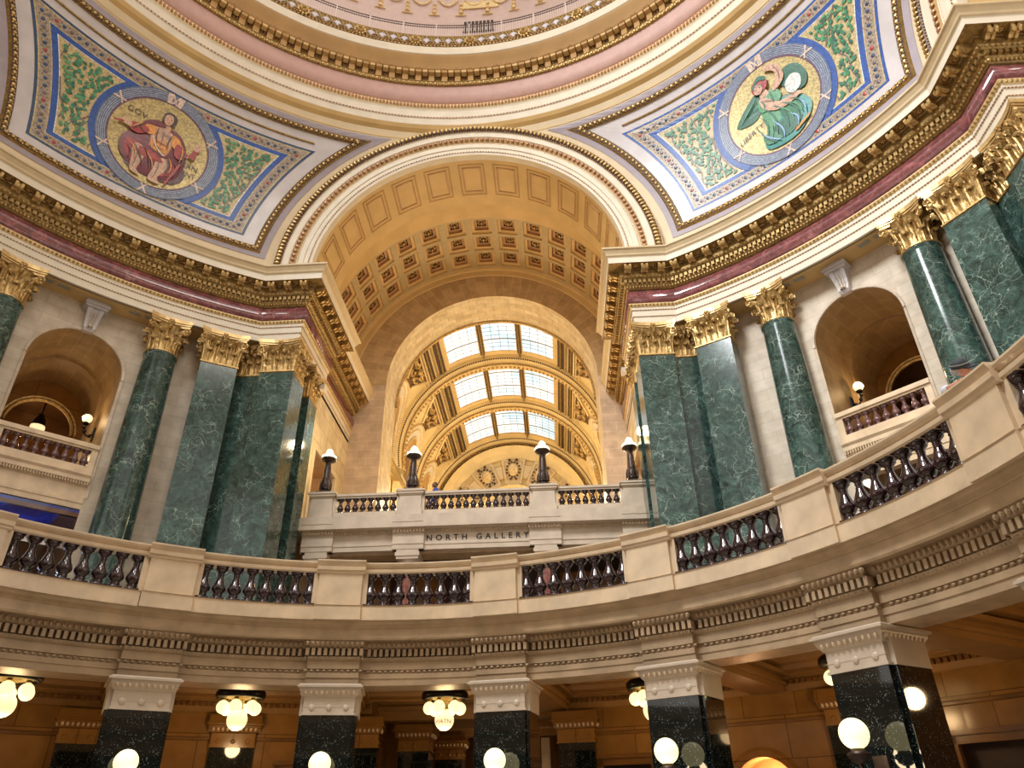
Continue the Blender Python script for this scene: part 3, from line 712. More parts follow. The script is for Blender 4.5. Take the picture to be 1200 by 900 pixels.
# crest: white shells between gilt leaves, lion masks at intervals
sh=MB()
for k in range(7):
    t=(k-3)*.36; sh.tube([(0,-.03,-.14),(.13*sin(t),-.09,-.14+.2*cos(t)),(.24*sin(t),-.05,-.16+.36*cos(t))],.03,5,[.02,.045,.02])
lf=MB()
for sg in (-1,1): lf.tube([(0,-.04,-.2),(sg*.18,-.06,-.2),(sg*.27,-.07,.02),(sg*.22,-.07,.2),(sg*.13,-.06,.27)],.03,5)
lf.ball((0,-.04,.27),.05,6,4)
lion=MB(); lion.ball((0,-.1,0),.2,10,7,1,.8,1.1); lion.ball((0,-.27,-.05),.09,8,5,1,.9,.8); lion.ball((0,-.24,.07),.06,6,4)
for k in range(10):
    t=k*PI/5; lion.ball((.24*sin(t),-.04,.27*cos(t)),.09,6,4)
for sg in (-1,1): lion.ball((sg*.09,-.23,.07),.035,6,4); lion.ball((sg*.17,-.1,.17),.05,6,4)
s0=l0=n0=None; A0=-24.9+.0; st=2.0
gl=MB(); ll=None
for i in range(-34,35):
    a=-.0+i*2.12+.45
    if i%5==0:
        if ll is None: ll=lion.build('lion_mask','gold',dr,loc=P(a,14.48,34.45),rz=-rad(a))
        else: c=ll.copy(); COL.objects.link(c); c.parent=dr; c.location=P(a,14.48,34.45); c.rotation_euler=(0,0,-rad(a))
    else:
        if s0 is None: s0=sh.build('shell','shell',dr,loc=P(a,14.49,34.45),rz=-rad(a))
        else: c=s0.copy(); COL.objects.link(c); c.parent=dr; c.location=P(a,14.49,34.45); c.rotation_euler=(0,0,-rad(a))
        gl.xf(lf,rotz(-rad(a),P(a,14.49,34.45)))
gl.build('gilt_leaves','gold',dr)
# drum above the ring with railing, grille and gilt garlands
dm=struct('wall_drum')
ringgrid([(16.8,34.9),(16.8,42.3)],'palepink','drum_wall',dm)
ringgrid([(16.8,42.3),(16.5,42.4),(16.35,42.7),(16.35,43),(16.6,43.1),(16.6,44.6)],'vault','drum_cornice',dm)
g=MB()
for i in range(-14,15):
    a=i*5.1
    for k in range(13):
        u=(k-6)/6; g.ball(P(a+u*1.75,16.7,41.2+.5*u*u),.085,6,4,1,.5,1)
    for k in range(3): g.ball(P(a+2.55,16.7,40.5+.36*k),.15-.02*k,6,4)
    g.xf(MB().box(-.3,.3,-.06,0,-.03,.03),rotz(-rad(a+2.55),P(a+2.55,16.76,40.3)))
g.build('garland_relief','palegold',dm)
g=MB()
for a in (0.9,-40.2,41.9): g.xf(MB().box(-1.1,1.1,-.08,0,0,.6),rotz(-rad(a),P(a,16.78,40.9)))
g.build('gilt_panel','palegold',dm)
rl=thing('iron_railing','thin pale iron railing round the foot of the dome with dark handrail','railing',(0,0,34.93))
b=MB()
for i in range(-150,151): a=i*.45; b.xf(MB().box(-.013,.013,-.013,.013,0,1.25),rotz(-rad(a),P(a,14.75,0)))
b.build('bars','iron',rl)
b=MB()
for z in (1.12,1.3): b.tube([P(a*1.5,14.75,z) for a in range(-46,47)],.03,5)
b.build('handrail','irond',rl)
b=MB()
for i in range(-10,11): a=i*6.4; b.xf(MB().box(-.03,.03,-.03,.03,0,1.35),rotz(-rad(a),P(a,14.73,0)))
b.build('posts','iron',rl)
gt=thing('vent_grille','dark barred grille low in the drum wall behind the dome railing','grille',P(.9,16.72,38.75),-rad(.9))
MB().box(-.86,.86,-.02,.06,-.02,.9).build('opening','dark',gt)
b=MB()
for k in range(9): b.box(-.84+k*.21-.02,-.84+k*.21+.02,-.06,-.03,0,.88)
b.build('bars','iron',gt)

# ------------------------------------------------------------------ mosaics on the pendentives
def loop(i,m,off,n=24,D0=9.56,zb=23.05,zt=28.0):
    """closed outline at inset i"""
    D=D0+i; z0=zb+i; z1=zt-i; pts=[]
    def az2(z): return azlim(D,z)
    for k in range(n): u=k/n; a=az2(z1); pts.append(sph(a+(90-2*a)*u,z1,m,off))
    for k in range(n): z=z1+(z0-z1)*k/n; pts.append(sph(90-az2(z),z,m,off))
    for k in range(n): u=k/n; a=az2(z0); pts.append(sph(90-a-(90-2*a)*u,z0,m,off))
    for k in range(n): z=z0+(z1-z0)*k/n; pts.append(sph(az2(z),z,m,off))
    return pts
def band(i0,i1,m,off,name,mt,parent,off2=None,**k):
    a=loop(i0,m,off,**k); b=loop(i1,m,off if off2 is None else off2,**k)
    return MB().grid([a,b],True).build(name,mt,parent)
def tang(m,az0,z0,off):
    def f(u,v):
        z=z0+v; r=math.sqrt(RHO*RHO-(z-ZS)**2); return sph(az0+m*math.degrees(u/r),z,m,off)
    return f
def disc(f,r0,r1,n=56,k=6):
    rows=[[f((r0+(r1-r0)*j/k)*cos(2*PI*i/n),(r0+(r1-r0)*j/k)*sin(2*PI*i/n)) for i in range(n)] for j in range(k+1)]
    return MB().grid(rows,True)
def smooth(pts,n=4):
    out=[]; L=len(pts)
    for i in range(L):
        p0,p1,p2,p3=[Vector(pts[(i+k-1)%L]) for k in range(4)]
        for j in range(n):
            t=j/n; q=.5*((2*p1)+(-p0+p2)*t+(2*p0-5*p1+4*p2-p3)*t*t+(-p0+3*p1-3*p2+p3)*t**3); out.append((q.x,q.y))
    return out
from mathutils.geometry import tessellate_polygon
def poly(f,pts,sm=3,b=None):
    pts=smooth(pts,sm) if sm else pts
    tri=tessellate_polygon([[Vector((x,y,0)) for x,y in pts]])
    b=b or MB(); b.add([f(x,y) for x,y in pts],[tuple(t) for t in tri]); return b
def braid(m,root):
    # raised gilt frame following the mosaic field
    for nm,mt,i0,i1,o0,o1,kw in (('frame_shadow_line','mauve',-.52,-.30,.02,.03,{}),):
        band(i0,i1,m,o0,nm,mt,root,o1,D0=9.12,zb=22.7,zt=28.72)  # mauve band paints in the shadow along the frame
    band(-.30,-.24,m,.03,'frame_fillet','oldgold',root,.12,D0=9.12,zb=22.7,zt=28.72)
    band(-.24,-.04,m,.12,'frame_bed','spandrel',root,.12,D0=9.12,zb=22.7,zt=28.72)
    band(-.04,.0,m,.12,'frame_fillet','oldgold',root,.02,D0=9.12,zb=22.7,zt=28.72)
    pts=loop(-.14,m,.14,n=200,D0=9.12,zb=22.7,zt=28.72)
    b=MB(); acc=0; u=None
    for i in range(len(pts)):
        p=Vector(pts[i]); q=Vector(pts[(i+1)%len(pts)]); d=q-p; L=d.length; acc+=L
        if acc>.22:
            acc=0; d.normalize(); nrm=(Vector((0,0,ZS))-p).normalized(); w=nrm.cross(d)
            M4=Matrix(((d.x,nrm.x,w.x,p.x),(d.y,nrm.y,w.y,p.y),(d.z,nrm.z,w.z,p.z),(0,0,0,1)))
            g=MB(); g.ball((0,0,0),.072,6,4,1.2,.7,1); g.ball((.10,0,.055),.038,5,3); g.ball((.10,0,-.055),.038,5,3); b.xf(g,M4)
    b.build('braid','gold',root)
def inside(az,z,i,D0=9.56,zb=23.05,zt=28.0):
    if not (zb+i<z<zt-i): return False
    a=azlim(D0+i,z); return a<az<90-a
def mosaic(m,label,az0,z0,figure):
    root=thing('pendentive_mosaic',label,'mosaic',sph(45,23,m),0)
    root.location=(0,0,0)
    ob=[]
    band(0,.09,m,.03,'outer_line','blue' if m>0 else 'navy',root); band(.09,.13,m,.03,'thin_line','pgoldm',root)
    band(.13,.47,m,.03,'bead_band','beige',root); band(.47,.50,m,.03,'thin_line','pgoldm',root)
    band(.50,.68,m,.03,'inner_band','blue',root); band(.68,.71,m,.03,'thin_line','whitem',root)
    # gold field
    rows=[]
    for k in range(21):
        z=23.70+(27.30-23.70)*k/20; a=azlim(10.26,z); rows.append([sph(a+(90-2*a)*i/30,z,m,.025) for i in range(31)])
    MB().grid(rows).build('gold_field','pgoldm',root)
    # beads
    pts=loop(.30,m,.045,n=110); bs={'stem':MB(),'wred':MB(),'navy':MB()}; acc=0; n=0
    for i in range(len(pts)):
        p=Vector(pts[i]); q=Vector(pts[(i+1)%len(pts)]); d=q-p; acc+=d.length
        if acc>.26:
            acc=0; n+=1; d.normalize(); nrm=(Vector((0,0,ZS))-p).normalized(); w=nrm.cross(d)
            M4=Matrix(((d.x,nrm.x,w.x,p.x),(d.y,nrm.y,w.y,p.y),(d.z,nrm.z,w.z,p.z),(0,0,0,1)))
            g=MB(); g.ball((0,0,0),.078,7,4,1,.15,1)
            bs['wred' if n%7==0 else ('navy' if n%3 else 'stem')].xf(g,M4)
            g=MB(); g.ball((.13,0,.10),.028,4,3,1,.3,1); g.ball((.13,0,-.10),.028,4,3,1,.3,1); bs['stem'].xf(g,M4)
    for k,v in bs.items(): v.build('bead_row',k,root)
    f=lambda off: tang(m,az0,z0,off)
    fl=f(.06)
    # foliage: branching stems with leaves
    stems=MB(); L={'leaf1':MB(),'leaf2':MB(),'leaf3':MB()}
    rnd=random.Random(5+m)
    def toaz(u,v):
        z=z0+v; r=math.sqrt(RHO*RHO-(z-ZS)**2); return az0+m*math.degrees(u/r),z
    def ok(u,v,mg=.0):
        a,z=toaz(u,v); return inside(a,z,.76+mg) and math.hypot(u,v)>2.62+mg
    def leafat(u,v,d,s):
        c,sn=cos(d),sin(d); k=rnd.choice(['leaf1','leaf1','leaf2','leaf3'])
        q=[(0,0),(.35,.28),(.75,.24),(1,0),(.75,-.24),(.35,-.28)]
        pts=[(u+s*(c*x-sn*y),v+s*(sn*x+c*y)) for x,y in q]
        if all(ok(*p) for p in pts): L[k].add([fl(*p) for p in pts],[(0,1,2,3),(0,3,4,5)])
    for side in (-1,1):
        for trunk in range(9):
            u=side*(2.2+.42*trunk); v=-1.75; d=PI/2-side*(.05+.05*trunk); pts=[]
            for q in range(44):
                u+=.11*cos(d); v+=.11*sin(d); d+=rnd.uniform(-.25,.25)+.12*math.sin(q*.5+trunk); d=PI/2+(d-PI/2)*.93
                if ok(u,v,-.05): pts.append((u,v))
            for p,q in zip(pts,pts[1:]):
                if math.hypot(q[0]-p[0],q[1]-p[1])>.3: continue
                e=.022; dx,dy=q[0]-p[0],q[1]-p[1]; l=math.hypot(dx,dy) or 1; nx,ny=-dy/l*e,dx/l*e
                stems.add([fl(p[0]+nx,p[1]+ny),fl(p[0]-nx,p[1]-ny),fl(q[0]-nx,q[1]-ny),fl(q[0]+nx,q[1]+ny)],[(0,1,2,3)])
    placed=[]
    for k in range(9000):
        side=rnd.choice((-1,1)); u=side*rnd.uniform(1.0,6.6); v=rnd.uniform(-2.4,2.2)
        if not ok(u,v): continue
        if any((u-a)**2+(v-b)**2<.112**2 for a,b in placed): continue
        placed.append((u,v)); leafat(u,v,PI/2+rnd.choice((-1,1))*rnd.uniform(.35,1.2)+.4*math.sin(u*3),rnd.uniform(.17,.25))
    for k,v in L.items(): v.build('laurel_leaves',k,root)
    if stems.v: stems.build('laurel_stems','stem',root)
    # medallion
    def ringpart(r0,r1,off,nm,mt,lim):
        g=f(off); n=120; bs_={-1:MB(),1:MB()}
        for i in range(n):
            a0,a1=2*PI*i/n,2*PI*(i+1)/n; az_,z_=toaz(r1*cos((a0+a1)/2),r1*sin((a0+a1)/2))
            b=bs_[1 if cos((a0+a1)/2)>0 else -1]
            if inside(az_,z_,lim): b.add([g(r0*cos(a0),r0*sin(a0)),g(r1*cos(a0),r1*sin(a0)),g(r1*cos(a1),r1*sin(a1)),g(r0*cos(a1),r0*sin(a1))],[(0,1,2,3)])
        for b in bs_.values(): b.build(nm,mt,root)
    ringpart(2.34,2.58,.05,'medallion_ring','blue',.52)
    for k in range(5): disc(f(.075),2.0+.07*k,2.016+.07*k,k=1).build('wreath_stripe','lgreyb',root)
    disc(f(.065),1.96,2.36,k=2).build('wreath','greyb',root)
    disc(f(.07),1.90,1.97,k=1).build('wreath_shade','purplem',root)
    disc(f(.06),0,1.92,k=8).build('medallion_field','goldm',root)
    rb=MB(); ff=f(.085)
    for k in range(6):
        t=k*PI/3+PI/6
        for sg in (-1,1):
            a=[(1.93,t-sg*.07),(1.93,t-sg*.035),(2.36,t+sg*.05),(2.36,t+sg*.085)]
            rb.add([ff(r*cos(q),r*sin(q)) for r,q in a],[(0,1,3,2)])
    for q in (PI/2-.1,PI/2+.1):
        a=[(1.93,q-.045),(1.93,q+.045),(2.36,q+.045),(2.36,q-.045)]; rb.add([ff(r*cos(x),r*sin(x)) for r,x in a],[(0,1,2,3)])
    rb.build('wreath_ribbons','ribbon',root)
    figure(root,f,m)
    return root
def layer(root,f,name,mt,offs,pts,sm=3): return poly(f(offs),pts,sm).build(name,mt,root)
def folds(root,f,mt,off,curves,w=.035,name='drapery_folds'):
    b=MB(); g=f(off)
    for c in curves:
        c=[Vector((*p,0)) for p in c]; n=10; L=[]
        for i in range(n+1):
            t=i/n; p0,p1,p2=c; q=p0*(1-t)**2+p1*2*t*(1-t)+p2*t*t; d=((p1-p0)*(1-t)+(p2-p1)*t); d=d.normalized() if d.length else Vector((1,0,0))
            e=w*sin(PI*t)**.6+.004; L.append(((q.x-d.y*e,q.y+d.x*e),(q.x+d.y*e,q.y-d.x*e)))
        b.grid([[g(*a) for a,_ in L],[g(*a) for _,a in L]])
    b.build(name,mt,root)
def fig_red(root,f,m):
    def Lr(n,mt,o,p,s=3): layer(root,f,n,mt,o,p,s)
    folds(root,f,'hairm',.205,[((-1.1,-.6),(-.7,-.9),(-.9,-1.2)),((-.9,-.45),(-.45,-.8),(-.3,-1.3)),((-.5,-.35),(-.1,-.75),(-.05,-1.25)),((.3,-.35),(.75,-.6),(.55,-1.25)),((.75,-.45),(1.0,-.7),(.85,-1.15)),((.95,.2),(1.1,-.2),(.98,-.6)),((.75,.55),(.98,.1),(.85,-.3)),((-.65,.6),(-1.0,.3),(-1.05,.08)),((-.9,.42),(-.75,.15),(-.55,.2)),((-.2,.7),(-.25,.3),(-.1,.0)),((.35,.6),(.25,.25),(.33,-.1))],.022)
    folds(root,f,'orangem',.207,[((-1.0,-.5),(-.6,-.7),(-.65,-1.15)),((-.35,-.55),(.05,-.85),(.05,-1.2)),((.5,-.4),(.8,-.7),(.65,-1.1)),((.8,.4),(1.0,.0),(.9,-.4)),((-.8,.55),(-1.05,.25),(-1.1,.15))],.018)
    folds(root,f,'stem',.208,[((-.72,-.55),(-.55,-.95),(-.62,-1.5)),((.2,-.65),(.3,-1.1),(.18,-1.6)),((-.1,.55),(.15,.45),(.38,.5)),((.02,.68),(.05,.3),(.05,-.1)),((-.2,.1),(.1,.02),(.36,.1)),((-.2,-.12),(.05,-.2),(.3,-.12))],.014,'body_shading')
    folds(root,f,'whitem',.209,[((-.35,.3),(-.1,-.35),(.35,-.42))],.02,'pearl_chain')
    # plain generic seated figure in red drapery
    Lr('seat','stem',.09,[(-.9,-1.45),(.95,-1.45),(1.15,-.5),(-.75,-.45)])
    Lr('drapery','dred',.11,[(-1.35,-.35),(-.75,.35),(-.2,.85),(.55,.85),(1.0,.35),(1.15,-.4),(.95,-1.2),(.35,-1.5),(-.4,-1.5),(-1.15,-1.15)])
    Lr('drapery','wred',.13,[(-1.2,-.45),(-.7,-.25),(.5,-.35),(.9,-.9),(.35,-1.35),(.1,-.85),(-.3,-1.3),(-.95,-1.05)])
    Lr('drapery','dred',.145,[(-.45,-.5),(.1,-.45),(.0,-.85),(-.25,-1.05),(-.5,-.85)])
    Lr('leg','skinm',.15,[(-.85,-.5),(-.5,-.4),(-.35,-.85),(-.45,-1.5),(-.2,-1.68),(-.65,-1.66),(-.75,-1.1)])
    Lr('leg','skinm',.15,[(.15,-.6),(.55,-.5),(.55,-1.0),(.35,-1.45),(.5,-1.7),(.05,-1.7),(.08,-1.2)])
    Lr('torso','skinm',.15,[(-.4,.62),(.0,.75),(.42,.62),(.45,.0),(.3,-.4),(-.25,-.4),(-.35,.0)])
    Lr('cuirass','orangem',.17,[(-.3,.15),(.38,.18),(.32,-.3),(-.22,-.3)])
    Lr('sleeve','orangem',.17,[(-.75,.55),(-.4,.72),(-.2,.4),(-.55,.2)]); Lr('sleeve','orangem',.17,[(.35,.65),(.7,.55),(.85,.1),(.5,.15)])
    Lr('arm','wred',.18,[(-1.25,.3),(-.75,.5),(-.5,.3),(-.85,-.0),(-1.2,.05)]); Lr('arm','wred',.18,[(.6,.35),(.9,.3),(1.35,-.05),(1.45,.45),(1.3,.5),(1.2,.2),(.95,-.25),(.65,-.15)])
    Lr('forearm','skinm',.19,[(-1.55,.28),(-1.2,.32),(-1.15,.1),(-1.55,.12)]); Lr('hand','skinm',.19,[(1.25,.45),(1.5,.45),(1.5,.75),(1.3,.75)])
    Lr('baton','wred',.2,[(-1.8,.0),(-1.45,.12),(-1.45,.2),(-1.8,.08)],0); Lr('rod','wred',.2,[(.62,-1.65),(.7,-1.65),(1.02,-.45),(.92,-.45)],0)
    Lr('cloak','dred',.17,[(-.75,.7),(-.3,.98),(.05,.82),(-.35,.68),(-.8,.45)])
    Lr('neck','skinm',.16,[(-.08,.95),(.18,.95),(.2,.65),(-.1,.65)])
    Lr('hair','hairm',.18,[(-.22,1.15),(-.15,1.45),(.1,1.52),(.32,1.38),(.32,1.08),(.2,.98),(-.1,1.0)])
    Lr('face','skinm',.2,[(-.15,1.2),(-.08,1.38),(.12,1.4),(.2,1.2),(.12,.98),(.02,.92),(-.1,1.0)])
    Lr('eyes','hairm',.215,[(-.09,1.21),(-.02,1.23),(-.02,1.19)],0); Lr('eyes','hairm',.215,[(.06,1.22),(.14,1.23),(.13,1.18)],0); Lr('mouth','wred',.215,[(-.02,1.04),(.08,1.04),(.03,1.015)],0)
    f2=f(.1); k=1
    textmesh('GOV',.34,lambda x,y:f2(x-1.12,y+.78),'inscription','hairm',root,1.1)
    textmesh('ERN',.34,lambda x,y:f2(x+1.36,y-.42),'inscription','hairm',root,1.0)
    textmesh('MENT',.30,lambda x,y:f2(x+1.30,y-.78),'inscription','hairm',root,.9)
def fig_green(root,f,m):
    def Lr(n,mt,o,p,s=3): layer(root,f,n,mt,o,p,s)
    folds(root,f,'leaf3',.19,[((-.6,-.1),(-.3,-.6),(-.6,-1.2)),((-.3,.05),(.1,-.5),(-.2,-1.3)),((.0,.0),(.5,-.4),(.3,-1.3)),((.3,-.1),(.9,-.5),(.8,-1.2)),((.7,-.2),(1.15,-.5),(1.1,-1.0)),((-.8,-.6),(-.7,-1.1),(-.3,-1.6)),((-.35,.5),(-.2,.3),(-.3,.05)),((.1,.6),(.15,.35),(.1,.1)),((-1.4,.15),(-.9,.5),(-.45,.9))],.03)
    folds(root,f,'leaf2',.192,[((-.5,-.2),(-.1,-.7),(-.45,-1.35)),((.15,-.2),(.65,-.6),(.55,-1.2)),((.6,-.3),(1.0,-.65),(.95,-1.1)),((-1.2,.2),(-.8,.5),(-.45,.75))],.022)
    folds(root,f,'lightblue',.194,[((-.2,-.6),(.2,-1.2),(.0,-1.6)),((.5,-.8),(.9,-1.1),(.6,-1.5)),((1.0,-.5),(1.2,-.8),(1.05,-1.2)),((-.7,-.9),(-.5,-1.3),(-.1,-1.6))],.028)
    folds(root,f,'stem',.225,[((-.3,.5),(-.1,.3),(.3,.1)),((.4,.05),(.8,-.02),(1.05,-.2)),((.6,.75),(.8,1.1),(.6,1.5)),((-.35,1.15),(-.15,1.2),(.0,1.05))],.012,'body_shading')
    Lr('drapery','leaf3',.09,[(-1.6,.1),(-.9,.75),(-.3,1.0),(.1,.6),(-.4,.2),(-.9,-.1)])
    Lr('robe','teal',.11,[(-.5,-.1),(.2,.2),(.9,-.1),(1.35,-.7),(1.2,-1.25),(.5,-1.75),(-.4,-1.74),(-.8,-1.45),(-.5,-.7)])
    Lr('robe','leaf2',.13,[(-.5,.1),(.15,.2),(.2,-.4),(-.1,-1.0),(-.6,-1.3),(-.45,-.5)])
    Lr('robe','leaf1',.14,[(.2,.0),(.8,-.2),(1.1,-.8),(.6,-1.0),(.2,-.6)])
    Lr('robe','leaf3',.15,[(-.3,-.9),(.4,-.75),(.9,-1.15),(.3,-1.55),(-.35,-1.4)])
    Lr('robe','leaf1',.155,[(-.75,-1.0),(-.2,-1.1),(-.1,-1.5),(-.65,-1.45)])
    Lr('shield','leaf3',.12,[(.5,.9),(1.0,1.15),(1.45,.9),(1.6,.3),(1.35,-.1),(.85,.1)]); Lr('shield_face','whitem',.14,[(.75,.55),(1.1,.7),(1.35,.45),(1.25,.05),(.9,-.05),(.7,.2)])
    Lr('bodice','leaf2',.16,[(-.45,.55),(.15,.7),(.45,.45),(.35,.05),(-.45,.0)])
    Lr('arm','skinm',.18,[(-.4,.55),(-.1,.5),(.3,.0),(1.0,-.1),(1.15,-.3),(.3,-.35),(-.3,.05)])
    Lr('arm','skinm',.18,[(.2,.6),(.55,.6),(.85,.9),(.75,1.5),(.3,1.72),(.2,1.55),(.5,1.35),(.55,1.05)])
    Lr('neck','skinm',.17,[(-.25,.85),(.0,.85),(.05,.6),(-.3,.6)])
    Lr('hair','wred',.19,[(-.5,.95),(-.45,1.3),(-.15,1.42),(.15,1.25),(.12,.95),(-.2,.8)]); Lr('laurel_crown','leaf3',.21,[(-.45,1.2),(-.1,1.5),(.2,1.3),(.1,1.2),(-.15,1.32),(-.4,1.1)])
    Lr('face','skinm',.22,[(-.42,1.0),(-.3,1.2),(-.1,1.15),(-.08,.9),(-.25,.78),(-.4,.85)])
    Lr('eyes','hairm',.235,[(-.36,1.04),(-.3,1.06),(-.3,1.02)],0); Lr('eyes','hairm',.235,[(-.2,1.05),(-.13,1.06),(-.14,1.01)],0); Lr('mouth','wred',.235,[(-.3,.89),(-.21,.89),(-.26,.865)],0)
    Lr('scarf','orangem',.17,[(.55,-1.62),(1.1,-1.38),(1.15,-1.3),(.5,-1.52)])
    f2=f(.1)
    textmesh('LIBERTY',.31,lambda x,y:f2(x-1.14,y-.62+x*.25),'inscription','hairm',root,1.0)
def put_mosaics():
    a=mosaic(-1,'left pendentive mosaic, seated figure in red robes in a gold roundel among laurel',45.0,25.55,fig_red)
    b=mosaic(1,'right pendentive mosaic, figure in green robes in a gold roundel among laurel',45.6,25.5,fig_green)
    for m,r in ((-1,a),(1,b)): braid(m,r)
put_mosaics()
# thin olive moulding lines and stone-coloured panel inside the frame
for m,k in ((-1,7),(1,8)):
    t=struct('trim_%d'%k)
    MB().grid([loop(0,m,.02,n=40,D0=9.08+.5*q/8,zb=22.66+.42*q/8,zt=28.76-.78*q/8) for q in range(9)],True).build('panel_border','lav',t)
    a=MB(); pp=[sph(25+i*1.0,28.33,m,.04) for i in range(41)]; a.tube(pp,.05,5); a.build('panel_fillet','oldgold',t)

# ------------------------------------------------------------------ the arm: panelled arch, coffered vault, end wall
def armvault(axis,idx,full=True):
    root=struct(idx)
    archgrid([(6.62,16.3),(6.65,16.3),(6.65,19.2),(7.5,19.25),(7.5,21.0)],axis,'tan',name='vault_band',parent=root)
    # recessed frames of the soffit panels
    b=MB(); b2=MB()
    def vp(t,y,r): return ax_pt(axis,r*sin(t),y,ZC+r*cos(t))
    ks=range(-6,7)
    for k in ks:
        c=k*rad(14.2)
        for y0,y1,w,r0,r1,bb in ((16.55,18.5,.62,6.635,6.635,b),(16.75,18.3,.46,6.62,6.62,b2)):
            h=w/6.65
            for (ta,tb,ya,yb) in ((c-h,c+h,y0,y0+.07),(c-h,c+h,y1-.07,y1),(c-h,c-h+.011,y0,y1),(c+h-.011,c+h,y0,y1)):
                bb.grid([[vp(ta+(tb-ta)*i/4,y,r0) for i in range(5)] for y in (ya,yb)])
                bb.grid([[vp(ta+(tb-ta)*i/4,ya,r) for i in range(5)] for r in (r0,6.66)]); bb.grid([[vp(ta+(tb-ta)*i/4,yb,r) for i in range(5)] for r in (r0,6.66)])
        h=.40/6.65
    b.build('panel_frame','tan2',root); b2.build('panel_frame','rosepaint',root)
    if not full:
        archgrid([(7.5,21),(7.5,26)],axis,'tan',name='vault_surface',parent=root)
        return root
    # coffers, three rows
    R=7.5; rows_y=[(21.12,22.2),(22.42,23.5),(23.72,24.8)]; pitch=rad(10.7); hw=rad(4.05)
    b=MB(); ys=[21.0]+[y for r in rows_y for y in r]+[24.95]
    ribs=MB()
    edges=[]; K=7
    for k in range(-K,K+1): edges+= [k*pitch-hw,k*pitch+hw]
    allx=[-PI/2]+edges+[PI/2]
    for i in range(len(allx)-1):
        ta,tb=allx[i],allx[i+1]; isc=(i%2==1)
        for j in range(len(ys)-1):
            ya,yb=ys[j],ys[j+1]; iy=(j%2==1)
            if isc and iy: continue
            ribs.grid([[vp(ta+(tb-ta)*q/3,y,R) for q in range(4)] for y in (ya,yb)])
    ribs.build('coffer_ribs','cofferrib',root)
    cof=[MB(),MB(),MB()]; fl=MB(); first=None
    for k in range(-K,K+1):
        c=k*pitch
        for ya,yb in rows_y:
            dep=[(0,0,R),(0,0,R+.10),(.16,.16,R+.12),(.16,.16,R+.26),(.30,.30,R+.28),(.30,.30,R+.40)]
            rings=[]
            for ih,iy,r in dep:
                h=hw-ih/R
                rings.append([vp(c-h,ya+iy,r),vp(c+h,ya+iy,r),vp(c+h,yb-iy,r),vp(c-h,yb-iy,r)])
            cof[0].grid(rings[0:3],True); cof[1].grid(rings[2:5],True); cof[2].grid(rings[4:6],True)
            cof[2].add(rings[5],[(0,1,2,3)])
            ym=(ya+yb)/2
            for q in range(8):
                a=q*PI/4; s=.17
                fl.ball(vp(c+s*cos(a)/R,ym+s*sin(a),R+.34),.075,6,4)
            fl.ball(vp(c,ym,R+.28),.09,6,4)
            for q in range(4):
                a=q*PI/2; 
                for e in (-1,0,1): fl.ball(vp(c+(.36*cos(a)-.2*e*sin(a))/R,ym+.36*sin(a)*.8+.2*e*cos(a),R+.30),.035,5,3)
    cof[0].build('coffer_edge','tan',root); cof[1].build('coffer_step','rosepaint',root); cof[2].build('coffer_back','dark2',root); fl.build('coffer_rosettes','gold',root)
    archgrid([(7.5,24.95),(7.4,25.0),(7.35,25.1),(7.1,25.15),(7.05,25.2)],axis,'tan',name='end_arch_moulding',parent=root)
    return root
M['rosepaint']=mat('rose_tan_paint',(.50,.28,.13),.5,var=.1); M['cofferrib']=mat('olive_tan_paint',(.50,.38,.20),.5,var=.06); M['dark2']=mat('deep_coffer_paint',(.10,.05,.03),.5,var=.2)
armvault('N','ceiling_north_arm'); armvault('E','ceiling_east_arm',False); armvault('W','ceiling_west_arm',False)
XS=.25
# end wall with the arched opening
root=struct('wall_north_arm')
RO=5.56; b=MB(); st=[]
n=48
ro=[(XS-RO*cos(PI*i/n),ZC+RO*sin(PI*i/n)) for i in range(n+1)]; rt=[(-7.6*cos(PI*i/n),ZC+7.6*sin(PI*i/n)) for i in range(n+1)]
dd=[6.5*PI*i/n for i in range(n+1)]
rows=[[(a[0]+(c[0]-a[0])*k/3,25.2,a[1]+(c[1]-a[1])*k/3) for a,c in zip(ro,rt)] for k in range(4)]
b.grid(rows,st=[[(k*.68,d,0) for d in dd] for k in range(4)]); b.build('arch_wall','stone2',root)
b=MB()
for sg in (-1,1):
    xa=XS+sg*RO; xb=sg*7.6
    b.grid([[(xa,25.2,z),(xb,25.2,z)] for z in (5.5,ZC)],st=[[(xa,z,0),(xb,z,0)] for z in (5.5,ZC)])
b.build('jamb_wall','stonepink',root)
b=MB(); rv=[(XS-RO,5.5)]+ro+[(XS+RO,5.5)]; d=0; ds=[0]
for i in range(1,len(rv)): ds.append(ds[-1]+math.hypot(rv[i][0]-rv[i-1][0],rv[i][1]-rv[i-1][1]))
b.grid([[(x,y,z) for x,z in rv] for y in (25.2,27.6)],st=[[(d,y*2.2,0) for d in ds] for y in (25.2,27.6)]); b.build('arch_reveal','revealstone',root)
b=MB(); rows=[]
for r,y in ((5.56,27.45),(5.46,27.5),(5.44,27.6),(5.56,27.7)):
    rows.append([(XS-r*cos(PI*i/n),y,ZC+r*sin(PI*i/n)) for i in range(n+1)])
b.grid(rows); b.build('arch_gilt_edge','gold',root)

